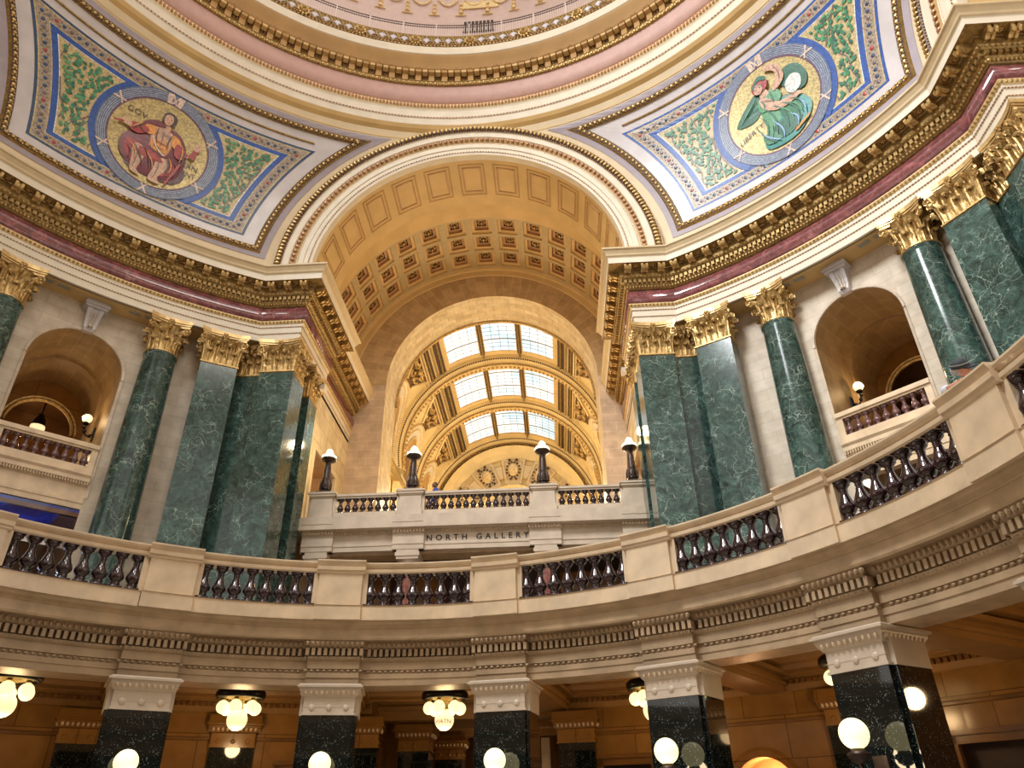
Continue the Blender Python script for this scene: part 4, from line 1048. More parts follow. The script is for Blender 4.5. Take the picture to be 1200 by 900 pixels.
# ------------------------------------------------------------------ gallery beyond, with leaded skylights
GV=6.65; GZ=21.35; XG=.3
def gv(t,y,r=GV): return (XG+r*sin(t),y,GZ+r*cos(t))
groot=struct('ceiling_gallery')
YR=[27.6,33.3,39.1,44.9]
def xang(x,r=GV): return math.asin(x/r)
def gstrip(x0,x1,y0,y1,m,name,r=GV,n=5,z=True,parent=None,build=True,b=None):
    b=b or MB(); t0,t1=(xang(x0),xang(x1)) if z else (x0,x1)
    b.grid([[gv(t0+(t1-t0)*i/n,y,r) for i in range(n+1)] for y in (y0,y1)])
    return b.build(name,m,parent or groot) if build else b
WX=[(-3.35,-1.42),(-1.02,1.02),(1.42,3.35)]
b=MB(); T=rad(100)
for j in range(3):
    y0,y1=YR[j],YR[j+1]; wy0,wy1=y0+1.0,y1-1.25
    xs=[-T,xang(-3.35),xang(-1.42),xang(-1.02),xang(1.02),xang(1.42),xang(3.35),T]
    for i in range(7):
        if i in (1,3,5):
            b.grid([[gv(xs[i]+(xs[i+1]-xs[i])*q/5,y) for q in range(6)] for y in (y0,wy0)]); b.grid([[gv(xs[i]+(xs[i+1]-xs[i])*q/5,y) for q in range(6)] for y in (wy1,y1)])
        else: b.grid([[gv(xs[i]+(xs[i+1]-xs[i])*q/10,y) for q in range(11)] for y in (y0,y1)])
b.build('vault_surface','vault',groot)
bd=MB(); bz=MB(); og=MB(); bar=MB()
for j in range(3):
    y0,y1=YR[j],YR[j+1]
    for sg in (-1,1):
        for (xa,xb,kind) in ((1.08,1.36,0),(3.64,4.04,1),(4.3,4.68,1),(4.12,4.22,2)):
            a,c=sorted((sg*xa,sg*xb)); 
            if kind==0: gstrip(a,c,y0+.9,y1-1.1,'',0,GV-.12,2,build=False,b=bar)
            elif kind==1: gstrip(a,c,y0+.5,y1-.6,'',0,GV-.04,2,build=False,b=bd)
            else: gstrip(a,c,y0+.4,y1-.5,'',0,GV-.09,2,build=False,b=og)
            m_=(xa+xb)/2
            nn=28
            for q in range(nn):
                yy=y0+.6+(y1-y0-1.3)*(q+.5)/nn; t=xang(sg*m_)
                bz.ball(gv(t,yy,GV-(.14 if kind==0 else .08)),.085,5,3)
        for xa in (3.55,4.17,4.8,5.0):
            a,c=sorted((sg*(xa-.04),sg*(xa+.04))); gstrip(a,c,y0+.4,y1-.5,'',0,GV-.12,1,build=False,b=og)
        # ornate spandrel with pale lunette arch beneath
        ta,tb=rad(44.5)*sg,rad(58)*sg; yc=(y0+y1)/2
        P0=[(ta,y0+.7),(ta,y1-.7),(tb,yc+.1),(tb,yc-.1)]
        def mapq(u,v):
            t=ta+(tb-ta)*v; w=(1-.72*v)*.5*(y1-y0-1.9); return t,yc+(u*2-1)*w
        dk=MB(); dk.grid([[gv(*mapq(i/10,jv/6),GV-.05) for i in range(11)] for jv in range(7)]); dk.build('spandrel_ground','umber2',groot)  # brown ground carries the shadow of the deep relief in its colour
        sc=MB()
        for e in (-1,1):
            for base in (.18,.5):
                pts=[]
                for q in range(15):
                    a=q/14*4.6; rr=.20*(1-.65*q/14); u=.5+e*(.26-.1*base)+rr*cos(a)*e*.8; v=base+.12+rr*sin(a)
                    t,yy=mapq(min(1,max(0,u)),min(1,max(0,v))); pts.append(gv(t,yy,GV-.13))
                sc.tube(pts,.085,5)
        t,yy=mapq(.5,.35); sc.ball(gv(t,yy,GV-.15),.25,8,5); t,yy=mapq(.5,.75); sc.ball(gv(t,yy,GV-.15),.18,8,5)
        sc.build('spandrel_scrolls','gold',groot)
        bo=MB()
        for uv in ([(0,0),(1,0)],[(0,0),(0,1)],[(1,0),(1,1)]):
            bo.tube([gv(*mapq(uv[0][0]+(uv[1][0]-uv[0][0])*q/8,uv[0][1]+(uv[1][1]-uv[0][1])*q/8),GV-.1) for q in range(9)],.07,5)
        bo.build('spandrel_frame','palegold',groot)
        # lunette: arch mouldings over a side window recess
        ar=MB()
        def lp(ry,th,q,off): return gv(sg*(rad(94)-rad(94-th)*sin(PI*q/24)),yc-ry*cos(PI*q/24),GV-off)
        for ry,th,wd in ((2.3,59,.08),(2.0,62,.05),(1.45,67,.07)): ar.tube([lp(ry,th,q,.08) for q in range(25)],wd,5)
        ar.build('lunette_arch','palegold',groot)
        MB().grid([[lp(ry,th,q,.03+.02*k) for q in range(25)] for k,(ry,th) in enumerate(((1.45,67),(2.0,62),(2.3,59)))]).build('lunette_border','cream',groot)
        MB().grid([[lp(ry,th,q,.03) for q in range(25)] for ry,th in ((1.45,67),(1.1,73),(1.0,76))]).build('lunette_field','tan2',groot)
        MB().grid([[lp(ry,th,q,.035) for q in range(25)] for ry,th in ((1.0,76),(.0,93.9))]).build('lunette_window','honeyd',groot)  # flat dark fill paints the darkness inside the opening
bd.build('ornament_band','spandrel',groot); bz.build('ornament_beads','oldgold',groot); og.build('gilt_fillet','palegold',groot); bar.build('skylight_bar','spandrel',groot)
# transverse ribs
for j,y in enumerate(YR[1:]):
    b=MB(); rows=[]
    for r,dy in ((GV,-.75),(6.42,-.7),(6.38,-.55),(6.42,-.5),(6.25,-.2),(6.2,-.1),(6.2,.25),(6.3,.4),(GV,.5)):
        rows.append([gv(-T+2*T*i/60,y+dy,r) for i in range(61)])
    b.grid(rows); b.build('rib','vault',groot)
    b=MB(); g=MB()
    for q in range(150):
        t=-T+2*T*(q+.5)/150
        b.ball(gv(t,y-.66,6.40),.07,5,3); g.ball(gv(t,y-.25,6.2),.08,5,3)
        if q%2==0: g.ball(gv(t,y+.08,6.17),.1,5,3)
    b.build('rib_beads','spandrel',groot); g.build('rib_gilding','gold',groot)
# skylights: things with panes and lead bars
names=['left','middle','right']; rowsn=['nearest row, beside the big arch','second row','farthest row']
for j in range(3):
    y0,y1=YR[j]+1.0,YR[j+1]-1.25
    for i,(xa,xb) in enumerate(WX):
        sk=thing('leaded_skylight','leaded glass skylight, %s one of the %s'%(names[i],rowsn[j]),'skylight',(0,0,0),0,'leaded skylights of the gallery vault')
        gstrip(xa,xb,y0,y1,'skyglass','pane',GV+.06,5,parent=sk)
        b=MB(); ta,tb=xang(xa),xang(xb)
        for q in range(1,4): t=ta+(tb-ta)*q/4; b.tube([gv(t,y0+(y1-y0)*k/2,GV+.02) for k in range(3)],.018,4)
        for q in range(1,8): y=y0+(y1-y0)*q/8; b.tube([gv(ta+(tb-ta)*k/6,y,GV+.02) for k in range(7)],.05 if q in (1,5) else .02,4)
        b.build('glazing_bars','lead',sk)
        b=MB(); e=.02
        for (p,q_,yy0,yy1) in ((ta-e,ta+.0,y0-.12,y1+.12),(tb,tb+e,y0-.12,y1+.12),(ta,tb,y0-.12,y0),(ta,tb,y1,y1+.12)):
            b.grid([[gv(p+(q_-p)*k/6,y,GV-.05) for k in range(7)] for y in (yy0,yy1)])
        b.build('frame','palegold',sk)
# walls of the gallery below the vault
w=struct('wall_gallery')
b=MB()
for sg in (-1,1):
    x=XG+sg*6.72
    b.grid([[(x,y,z) for y in (27.6,33.3,39.1,45)] for z in (11.8,21.6)])
b.build('side_wall','vault',w)
MB().box(XS-7.2,XS-RO,27.55,27.7,11.8,29).box(XS+RO,XS+7.2,27.55,27.7,11.8,29).build('return_wall','vault',w)
MB().grid([[(XG-7,45.2,z),(XG+7,45.2,z)] for z in (11.8,28.2)]).build('end_wall','vault',w)
b=MB(); b2=MB()
for sg in (-1,1):
    for j in range(3):
        yc=(YR[j]+YR[j+1])/2; x=XG+sg*6.68
        for r,wd in ((1.65,.09),(1.4,.06)):
            b.tube([(x,yc-r,11.8)]+[(x,yc-r*cos(PI*q/14),18.4+r*sin(PI*q/14)) for q in range(15)]+[(x,yc+r,11.8)],wd,5)
        b2.grid([[(x-sg*.01,yc-1.35*cos(PI*q/14),18.4+1.35*sin(PI*q/14)) for q in range(15)],[(x-sg*.01,yc-1.35*cos(PI*q/14),12) for q in range(15)]])
        for yy in (YR[j]+.35,YR[j+1]-.35):
            b.box(x-sg*.25-.2,x-sg*.25+.2,yy-.3,yy+.3,11.8,19.3)
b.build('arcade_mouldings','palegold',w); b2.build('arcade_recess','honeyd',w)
b=MB()
for sg in (-1,1):
    x=XG+sg*6.4; b.box(min(x,x+sg*.3),max(x,x+sg*.3),27.7,45,19.3,19.65); b.box(min(x-sg*.15,x+sg*.3),max(x-sg*.15,x+sg*.3),27.7,45,19.65,19.85)
b.build('impost_cornice','oldgold',w)
# lunette of the end wall: radiating panels with cartouches
b=MB(); fr=MB(); ca=MB(); cg=MB()
def ew(a,r,d=0): return (XG+r*sin(a),45.15-d,GZ+r*cos(a))
for k in range(-2,3):
    a=rad(31)*k; h=rad(11)
    for (r0,r1,h0,d) in ((2.75,5.0,h,.18),):
        ring=[ew(a-h0*1.15,r0+.1,d),ew(a-h0,r1,d),ew(a+h0,r1,d),ew(a+h0*1.15,r0+.1,d)]
        b.add(ring+[(x,45.2,z) for x,y,z in ring],[(0,1,2,3),(0,1,5,4),(1,2,6,5),(2,3,7,6),(3,0,4,7)])
    ring=[ew(a-h*.78,3.2,.2),ew(a-h*.8,4.75,.2),ew(a+h*.8,4.75,.2),ew(a+h*.78,3.2,.2)]; fr.tube([Vector(p) for p in ring+[ring[0]]],.05,4)
    u=Vector((sin(a),0,cos(a))); t=Vector((cos(a),0,-sin(a))); c=Vector(ew(a,4.0,.3))
    for q in range(14):
        q2=q*2*PI/14; p=c+t*.52*cos(q2)+u*.66*sin(q2); ca.ball(p,.085,6,4)
    cg.ball(c+Vector((0,.05,0)),.42,10,6,1,.3,1.3)
    for q in (-1,1):
        ca.ball(c+u*.82+t*.28*q,.12,6,4); ca.ball(c-u*.8+t*.22*q,.1,6,4)
    if k<2:
        a2=a+rad(15.5)
        ring=[ew(a2-.05,3.4,.12),ew(a2-.07,4.5,.12),ew(a2+.07,4.5,.12),ew(a2+.05,3.4,.12)]; b.add(ring,[(0,1,2,3)]); fr.tube([Vector(p) for p in ring+[ring[0]]],.045,4)
b.build('lunette_panels','cream2',w); fr.build('panel_frames','tan',w); ca.build('cartouche_wreaths','spandrel',w); cg.build('cartouches','palegold',w)
b=MB(); 
for r0,r1,d0,d1 in ((5.0,5.9,.1,.7),(2.3,2.7,.05,.4),(2.7,2.75,.4,.1)):
    b.grid([[ew(-PI/2+PI*i/40,r,d) for i in range(41)] for r,d in ((r0,d0),((r0+r1)/2,(d0+d1)*.35),(r1,d1))])
b.build('lunette_arch_rings','vault',w)
b=MB(); b.grid([[ew(-PI/2+PI*i/30,r,.04) for i in range(31)] for r in (.01,2.3)]); b.build('lunette_window','mauve2',w)
MB().box(-9,9,18.9,46,11.3,11.8).build('floor_gallery','limegrey',None,kind='structure')

# ------------------------------------------------------------------ balustrades
BPR=[(.105,0),(.105,.04),(.08,.055),(.068,.075),(.085,.095),(.06,.115),(.085,.145),(.112,.19),(.118,.235),(.105,.29),(.08,.36),(.058,.43),(.045,.50),(.056,.52),(.046,.54),(.06,.57),(.085,.60),(.1,.62),(.1,.70)]
def baluster_mb(h,w=1.0,n=12):
    k=h/.70; b=MB(); b.lathe([(r*w,z*k) for r,z in BPR],n)
    b.box(-.105*w,.105*w,-.105*w,.105*w,0,.035*k); b.box(-.1*w,.1*w,-.1*w,.1*w,.665*k,.70*k); return b
def arc_prof(prof,R,a0,a1,n=14,ends=True):
    """profile (radius, z) swept between azimuths, given in the local frame of a point at radius R, az 0"""
    rows=[[(r*sin(rad(a0+(a1-a0)*i/n)),r*cos(rad(a0+(a1-a0)*i/n))-R,z) for r,z in prof] for i in range(n+1)]
    b=MB(); b.grid(rows,True)
    if ends: b.add(rows[0],[tuple(range(len(prof)))]); b.add(rows[-1],[tuple(range(len(prof)))])
    return b
RR=9.15; PITCH=22.15; PH=3.25
def bay(az,label):
    t=thing('balustrade_bay',label,'balustrade',P(az,RR,5.5),-rad(az),'balustrade bays of the lower ring')
    hb=PITCH/2-PH+.25
    arc_prof([(9.17,1.03),(9.13,1.06),(9.12,1.12),(9.16,1.15),(9.09,1.2),(9.07,1.24),(9.07,1.27),(9.45,1.27),(9.45,1.05)],RR,-hb,hb,ends=True).build('rail','lime',t)
    arc_prof([(9.13,0),(9.13,.30),(9.11,.31),(9.45,.32),(9.45,0)],RR,-hb,hb).build('plinth','lime',t)
    bm=baluster_mb(.73,1.27,16); bo=None
    n=8
    for i in range(n):
        a=-(hb-1.15)+(2*(hb-1.15))*(i)/(n-1)
        loc=Vector((9.29*sin(rad(a)),9.29*cos(rad(a))-RR,.32))
        if bo is None: bo=bm.build('baluster','balmar',t,True,loc=loc,rz=-rad(a))
        else: c=bo.copy(); COL.objects.link(c); c.parent=t; c.location=loc; c.rotation_euler=(0,0,-rad(a))
    return t
def pedestal(az,label):
    t=thing('balustrade_pedestal',label,'pedestal',P(az,RR,5.5),-rad(az),'pedestals of the lower ring balustrade')
    w=3.0; e=.34
    arc_prof([(9.07,0),(9.07,.30),(9.05,.31),(9.5,.32),(9.5,0)],RR,-w-.15,w+.15,8).build('base','lime',t)
    arc_prof([(9.09,.31),(9.09,1.0),(9.5,1.0),(9.5,.31)],RR,-w,w,8).build('die','lime',t)
    arc_prof([(9.16,.31),(9.16,1.06),(9.48,1.06),(9.48,.31)],RR,-w-.75,-w+.1,3).build('side_strip','lime',t)
    arc_prof([(9.16,.31),(9.16,1.06),(9.48,1.06),(9.48,.31)],RR,w-.1,w+.75,3).build('side_strip','lime',t)
    arc_prof([(9.09,1.0),(9.06,1.02),(9.06,1.06),(9.02,1.08),(9.01,1.16),(9.04,1.17),(8.99,1.24),(8.97,1.27),(8.97,1.30),(9.56,1.30),(9.56,1.0)],RR,-w-.4,w+.4,8).build('cap','lime',t)
    return t
LP=['first','second','third','fourth','fifth','sixth']
peds=[-55.9,-33.3,-11.2,10.9,33.1,55.2,77.6,99.6]
pl=['outermost left pedestal of the ring balustrade, cut by the picture edge','stone pedestal left of the dark pilasters, second from the left in the ring balustrade','stone pedestal under the left end of the north gallery balcony','stone pedestal below the gallery inscription on its right','stone pedestal in front of the right green pilasters','large stone pedestal in front of the right green column','large stone pedestal nearest the man in the cap','']
p0=None
for a,l in zip(peds,pl):
    if not l: continue
    if p0 is None: p0=pedestal(a,l)
    else: dup(p0,P(a,RR,5.5),-rad(a),l)
bl=['leftmost ring balustrade bay, below the blue soffit','ring balustrade bay below the left dark pilasters','ring balustrade bay below the gallery inscription, in the middle','ring balustrade bay just right of the gallery inscription','ring balustrade bay below the right green pilasters','ring balustrade bay below the right niche, with big glossy balusters','rightmost ring balustrade bay, cut by the picture edge']
mids=[(peds[i]+peds[i+1])/2 for i in range(7)]
b0=None
for a,l in zip(mids,bl):
    if b0 is None: b0=bay(a,l)
    else: dup(b0,P(a,RR,5.5),-rad(a),l)
# ring entablature beneath
rg=struct('trim_9')
def ringsw(prof,m,name,a0=-180,a1=180,n=160,smooth=False): return ringgrid(prof,m,name,rg,a0,a1,n,smooth)
ringsw([(9.13,5.52),(9.17,5.50),(9.20,5.43),(9.29,5.38),(9.30,5.36)],'lime2','ring_cyma')  # shade and warm light under the ring put into this darker limestone
ringsw([(9.30,5.36),(9.32,5.355),(9.32,5.16),(9.34,5.12)],'lime2','ring_fascia')
ringsw([(9.34,5.12),(9.50,5.115),(9.52,5.02),(9.58,4.97),(9.70,4.96),(9.70,4.80),(9.56,4.79),(9.60,4.73),(9.64,4.71),(9.64,4.55),(9.69,4.545),(9.69,4.48),(9.66,4.47),(9.66,4.37),(9.68,4.36),(9.68,4.23)],'lime3','ring_architrave')
ringsw([(9.68,4.23),(9.8,4.22),(10.4,4.22),(10.45,4.25),(10.45,4.95)],'lime2','ring_soffit')
breaks=[a for a in peds]
def piecewise(fn):
    for i in range(len(peds)-1):
        fn(peds[i]+4.1,peds[i+1]-4.1,0)
    for a in peds: fn(a-3.9,a+3.9,.13)
eg=egg(.085,.11,.11,6); dn=MB().box(-.036,.036,-.06,.11,-.075,.075); bd_=egg(.085,.05,.05,6); tn=egg(.05,.05,.04,5)
E1=MB();D1=MB();B1=MB();T1=MB()
def bandbits(a0,a1,o):
    def row(R,z,u,sp,b):
        n=max(1,int(rad(a1-a0)*R/sp))
        for i in range(n):
            a=a0+(a1-a0)*(i+.5)/n; b.xf(u,rotz(-rad(a),P(a,R,z)))
    row(9.50-o,5.045,eg,.105,E1); row(9.59-o,4.885,dn,.125,D1); row(9.585-o,4.76,tn,.075,T1); row(9.66-o,4.512,bd_,.12,B1)
    if o: # breaking-forward block over each pier
        arc=[(9.34,5.12),(9.50-o,5.11),(9.52-o,5.02),(9.58-o,4.97),(9.70-o,4.96),(9.70-o,4.80),(9.56-o,4.79),(9.60-o,4.73),(9.64-o,4.71),(9.64-o,4.55),(9.69-o,4.545),(9.69-o,4.48),(9.66-o,4.47),(9.66-o,4.37),(9.68-o,4.36),(9.68-o,4.23),(9.75,4.23),(9.75,5.12)]
        m_=(a0+a1)/2; h=(a1-a0)/2
        blocks.append((m_,arc,h))
blocks=[]
piecewise(bandbits)
E1.build('egg_row','lime3',rg); D1.build('dentil_band','lime3',rg); T1.build('small_leaf_row','lime3',rg); B1.build('bead_row','lime3',rg)
for a,pr,h in blocks:
    lo=[(r,z) for r,z in pr]; o=arc_prof(lo,9.3,-h*.86,h*.86,6).build('architrave_block','lime3',rg,loc=P(a,9.3,0),rz=-rad(a))
# walkway slab and ground floor
ringgrid([(9.48,5.58),(19.5,5.58)],'floor','floor_slab',struct('floor_upper'))
MB().lathe([(32,-.05),(32,0),(0,0)],64,cap=False).build('floor','floor',None,kind='structure')

# ------------------------------------------------------------------ granite piers of the ground floor
def pier_cap(b_,t,w,d,z0=3.62,mt='limegrey',body=None):
    h=4.23-z0
    b=MB(); b.box(-w,w,-d,d,z0,z0+.34); b.box(-w-.03,w+.03,-d-.03,d+.03,z0,z0+.04); b.build('capital_block',mt,t)
    c=MB(); pr=[(.0,z0+.34),(.03,z0+.36),(.05,z0+.40),(.09,z0+.46),(.10,z0+.49),(.10,z0+.52),(.15,z0+.54),(.15,z0+.58),(.12,z0+.59),(.10,4.23)]
    c.grid([[(-w-o,-d-o,z),(w+o,-d-o,z),(w+o,d+o,z),(-w-o,d+o,z)] for o,z in pr],True); c.build('capital_moulding',mt,t)
    e=MB(); g=egg(.085,.12,.09,6)
    n=max(3,int(2*w/.105)); 
    for i in range(n): e.xf(g,rotz(0,(-w-.03+(2*w+.06)*(i+.5)/n,-d-.065,z0+.44)))
    n=max(3,int(2*d/.095))
    for i in range(n):
        for sg in (-1,1): e.xf(g,rotz(sg*PI/2,(sg*(w+.065),-d-.03+(2*d+.06)*(i+.5)/n,z0+.44)))
    e.build('egg_row','lime',t)
    s=MB(); k=3 if w<.7 else 4
    for i in range(k):
        x=-w+2*w*(i+.5)/k
        s.ball((x,-d,z0+.15),.065,10,6,1,.5,1)
        for q in (-1,1): s.ball((x+q*.0,-d,z0+.15),.05,6,4,1,.6,1)
        for sg in (-1,1): s.ball((sg*w,-d+2*d*(i+.5)/k,z0+.15),.06,10,6,.5,1,1)
    s.box(-w-.006,w+.006,-d-.006,d,z0+.155,z0+.17)
    s.build('stud_row',mt,t)
def pier(az,label):
    t=thing('granite_pier',label,'pier',P(az,9.98,0),-rad(az),'black granite piers under the ring')
    MB().box(-.52,.52,-.50,.44,0,3.62).box(-.60,.60,-.40,.50,0,3.62).build('shaft','granite',t)
    MB().box(-.62,.62,-.6,.6,0,.25).box(-.66,.66,-.64,.64,0,.14).build('base','granite',t)
    pier_cap(None,t,.53,.51)
    c=MB().box(-.61,.61,-.40,.51,3.62,4.22); c.build('capital_return','limegrey',t)
    return t
lab=['granite pier at the far left edge','granite pier below the second pedestal from the left','granite pier left of the middle chandelier','granite pier right of the middle chandelier','granite pier with white flecks below the right green pilasters','large flecked granite pier at lower right','granite pier at the right edge showing only its pale capital']
pr0=None
for a,l in zip(peds,lab):
    if pr0 is None: pr0=pier(a,l)
    else: dup(pr0,P(a,9.98,0),-rad(a),l)
# newel lamps in front of the piers
def globe_lamp(az,label):
    t=thing('globe_lamp',label,'lamp',P(az,9.44,1.9),-rad(az),'opal globe lamps in front of the granite piers')
    MB().box(-.12,.12,-.05,.02,.0,.5).build('wall_plate','bronze',t)
    b=MB(); b.tube([(0,-.03,.12),(0,-.3,.1),(0,-.5,.2),(0,-.52,.42)],.035,8); b.lathe([(.05,.38),(.12,.42),(.13,.46),(.16,.48),(.16,.52),(.10,.55),(.1,.58)],16,(0,-.52,0)); b.build('bracket','bronze',t,True)
    b=MB(); b.ball((0,-.52,.78),.215,24,14); b.build('globe','globe',t,True)
    return t
gl0=None
gt_=['opal globe lamp on the pier at the far left edge','opal globe lamp on the pier left of the left chandelier side','opal globe lamp on the pier left of the middle chandelier','opal globe lamp on the pier right of the middle chandelier','opal globe lamp on the flecked pier right of centre','large opal globe lamp on the flecked pier at lower right']
for a,l in zip([-56,-33.75,-11.25,11.1,33.2,55.5],gt_):
    l=l.replace('left of the left chandelier side','left of the left chandelier')
    if gl0 is None: gl0=globe_lamp(a,l)
    else: dup(gl0,P(a,9.44,1.9),-rad(a),l)
# ------------------------------------------------------------------ ground-floor corridor behind the piers
RC=15.2
cr=struct('wall_corridor'); ce=struct('ceiling_corridor')
def cwall(a0,a1,z0=0,z1=4.9,n=None,R=RC,m='honey',name='wall_face'):
    n=n or max(2,int((a1-a0)/2)); return ringgrid([(R,z0),(R,z1)],m,name,cr,a0,a1,n)
doors=[(-30.6,2.9,'arch'),(31.2,2.9,'arch'),(-15.3,2.6,'rect'),(18.2,3.0,'rect'),(-47,3.0,'rect'),(50.5,3.2,'rect')]
# wall face between the openings
spans=[(-90,-50.5,None)]
def opening(az,hw,kind):
    ztop=2.15 if kind=='arch' else 3.05
    if kind=='arch':
        r=RC*rad(hw); n=20; top=[(az-hw*cos(PI*i/n),ztop+r*sin(PI*i/n)) for i in range(n+1)]
        b=MB(); b.grid([[tuple(P(a,RC,z)) for a,z in top],[tuple(P(a,RC,4.9)) for a,z in top]]); b.build('arch_spandrel','honey',cr)
        b=MB()
        for rr,dd,rr2,dd2 in ((r,0,r+.14,-.07),(r+.14,-.07,r+.22,0)):
            b.grid([[tuple(P(az-math.degrees(q/RC)*cos(PI*i/n),RC+d,ztop+q*sin(PI*i/n))) for i in range(n+1)] for q,d in ((rr,dd),(rr2,dd2))])
        b.build('arch_ring','honey',cr)
        t2=[(az-hw,0)]+top+[(az+hw,0)]
        MB().grid([[tuple(P(a,R_,z)) for a,z in t2] for R_ in (RC,RC+.9)]).build('arch_niche','orange',cr)
        b=MB(); b.grid([[tuple(P(a,RC+.9,z)) for a,z in t2],[tuple(P(a,RC+.9,0)) for a,z in t2]]); b.build('niche_back','orange',cr)
    else:
        ringgrid([(RC,ztop),(RC,4.9)],'honey','lintel_wall',cr,az-hw,az+hw,4)
        f=MB(); w=RC*rad(hw)
        f.box(-w-.0,-w+.16,-.09,.05,0,ztop).box(w-.16,w,-.09,.05,0,ztop).box(-w,w,-.09,.05,ztop-.16,ztop).box(-w-.05,w+.05,-.16,.05,ztop,ztop+.1)
        f.build('door_surround','honeyd',cr,loc=P(az,RC,0),rz=-rad(az))
        MB().box(-w,w,0.3,2.2,0,ztop).build('dark_passage','dark',cr,loc=P(az,RC,0),rz=-rad(az))  # solid dark block painted as the shade inside the doorway
for d in doors: opening(*d)
edges=sorted([(d[0]-d[1],d[0]+d[1]) for d in doors]+[(-8.6,12.4)])
cur=-95
for a0,a1 in edges: cwall(cur,a0); cur=a1
cwall(cur,100)
# cornice of the corridor wall
for a0,a1 in ((-95,-8.6),(12.4,100)):
    ringgrid([(RC,4.30),(RC-.04,4.32),(RC-.10,4.42),(RC-.12,4.45),(RC-.12,4.55),(RC-.2,4.6),(RC-.3,4.72),(RC-.3,4.8)],'honeyc','cornice',cr,a0,a1,40)
    b=MB(); n=int(rad(a1-a0)*RC/.15)
    for i in range(n):
        a=a0+(a1-a0)*(i+.5)/n; b.xf(MB().box(-.045,.045,-.06,.05,-.05,.05),rotz(-rad(a),P(a,RC-.14,4.50)))
    b.build('dentil_band','honeyd',cr)
    ringgrid([(RC,3.62),(RC-.03,3.64),(RC-.03,3.7),(RC,3.72)],'honeyd','string_course',cr,a0,a1,40)
# ceiling: coffered panels and beams
ringgrid([(9.7,4.95),(24,4.95)],'honeyc','ceiling_face',ce)
for a in peds+[-78]:
    b=MB().box(-.42,.42,-2.5,2.6,4.3,4.95).box(-.50,.50,-2.5,2.6,4.42,4.5).box(-.6,.6,-2.5,2.6,4.62,4.72).box(-.7,.7,-2.5,2.6,4.8,4.95)
    b.build('beam','honeyc',ce,loc=P(a,12.8,0),rz=-rad(a))
ringgrid([(10.45,4.6),(10.7,4.65),(10.75,4.8),(10.95,4.82),(10.95,4.95)],'honeyc','inner_cornice',ce)
ringgrid([(14.2,4.95),(14.25,4.82),(14.5,4.8),(14.55,4.7),(14.9,4.66),(14.9,4.62),(15.2,4.6)],'honeyc','outer_cornice',ce)
# pilasters on the corridor wall
def wpil(az,hw,label,R=RC):
    t=thing('wall_pilaster',label,'pilaster',P(az,R-.0,0),-rad(az),'dark granite pilasters on the corridor wall')
    MB().box(-hw,hw,-.22,.05,0,3.45).build('shaft','granite',t)
    pier_cap(None,t,hw+.01,.23,3.45,'honey')
    return t
for az,hw,l in ((-36.4,.42,'dark pilaster on the corridor wall, far left beside the left pier'),(-22.3,.55,'dark pilaster on the corridor wall behind the left chandelier'),(-9.6,.5,'dark pilaster on the corridor wall, left of the middle chandelier'),(13.3,.5,'dark pilaster on the corridor wall, right of the middle pier'),(41.0,.8,'dark pilaster on the corridor wall beside the large flecked pier'),(61,.5,'dark pilaster on the corridor wall at the right edge')): wpil(az,hw,l)
# passage running north behind the middle bay
b=MB()
for x0,y0,x1,y1 in ((-2.27,15.0,-2.27,24),(3.26,14.85,3.26,24),(-2.27,24,3.26,24)):
    b.grid([[(x0,y0,z),(x1,y1,z)] for z in (0,4.9)])
b.build('passage_wall','honeyd',cr)
b=MB()
for y in (16.2,18.6,21.0): b.box(-2.27,3.26,y-.3,y+.3,4.25,4.95); b.box(-2.27,3.26,y-.42,y+.42,4.5,4.62)
b.build('passage_beam','honeyc',ce)
for i,(x,y,l) in enumerate(((-1.35,17.2,'dark granite pier in the passage behind the middle bay, nearer'),(-.75,20.6,'dark granite pier deeper in the passage behind the middle bay'))):
    t=thing('granite_pier',l,'pier',(x,y,0)); MB().box(-.45,.45,-.45,.45,0,3.5).build('shaft','granite',t); pier_cap(None,t,.46,.46,3.5,'honey')
# stair seen through the passage
t=thing('marble_stair','pale marble stair with black treads seen under the middle chandelier','stair',(1.6,21.5,0))
b=MB(); b2=MB()
for k in range(16):
    b2.box(-.75,.1,-.1+.16*k*.9,.2+.16*k*.9,.26*k,.26*k+.1)
b2.build('treads','black',t)
b=MB(); b.add([(.1,-.3,0),(.45,-.3,0),(.45,2.4,4.4),(.1,2.4,4.4),(.1,-.3,.35),(.45,-.3,.35),(.45,2.4,4.75),(.1,2.4,4.75)],[(0,1,2,3),(4,5,6,7),(0,1,5,4),(0,4,7,3),(1,2,6,5)]); b.box(.75,1.05,-.3,.2,0,4.2); b.build('stringer','limegrey',t)

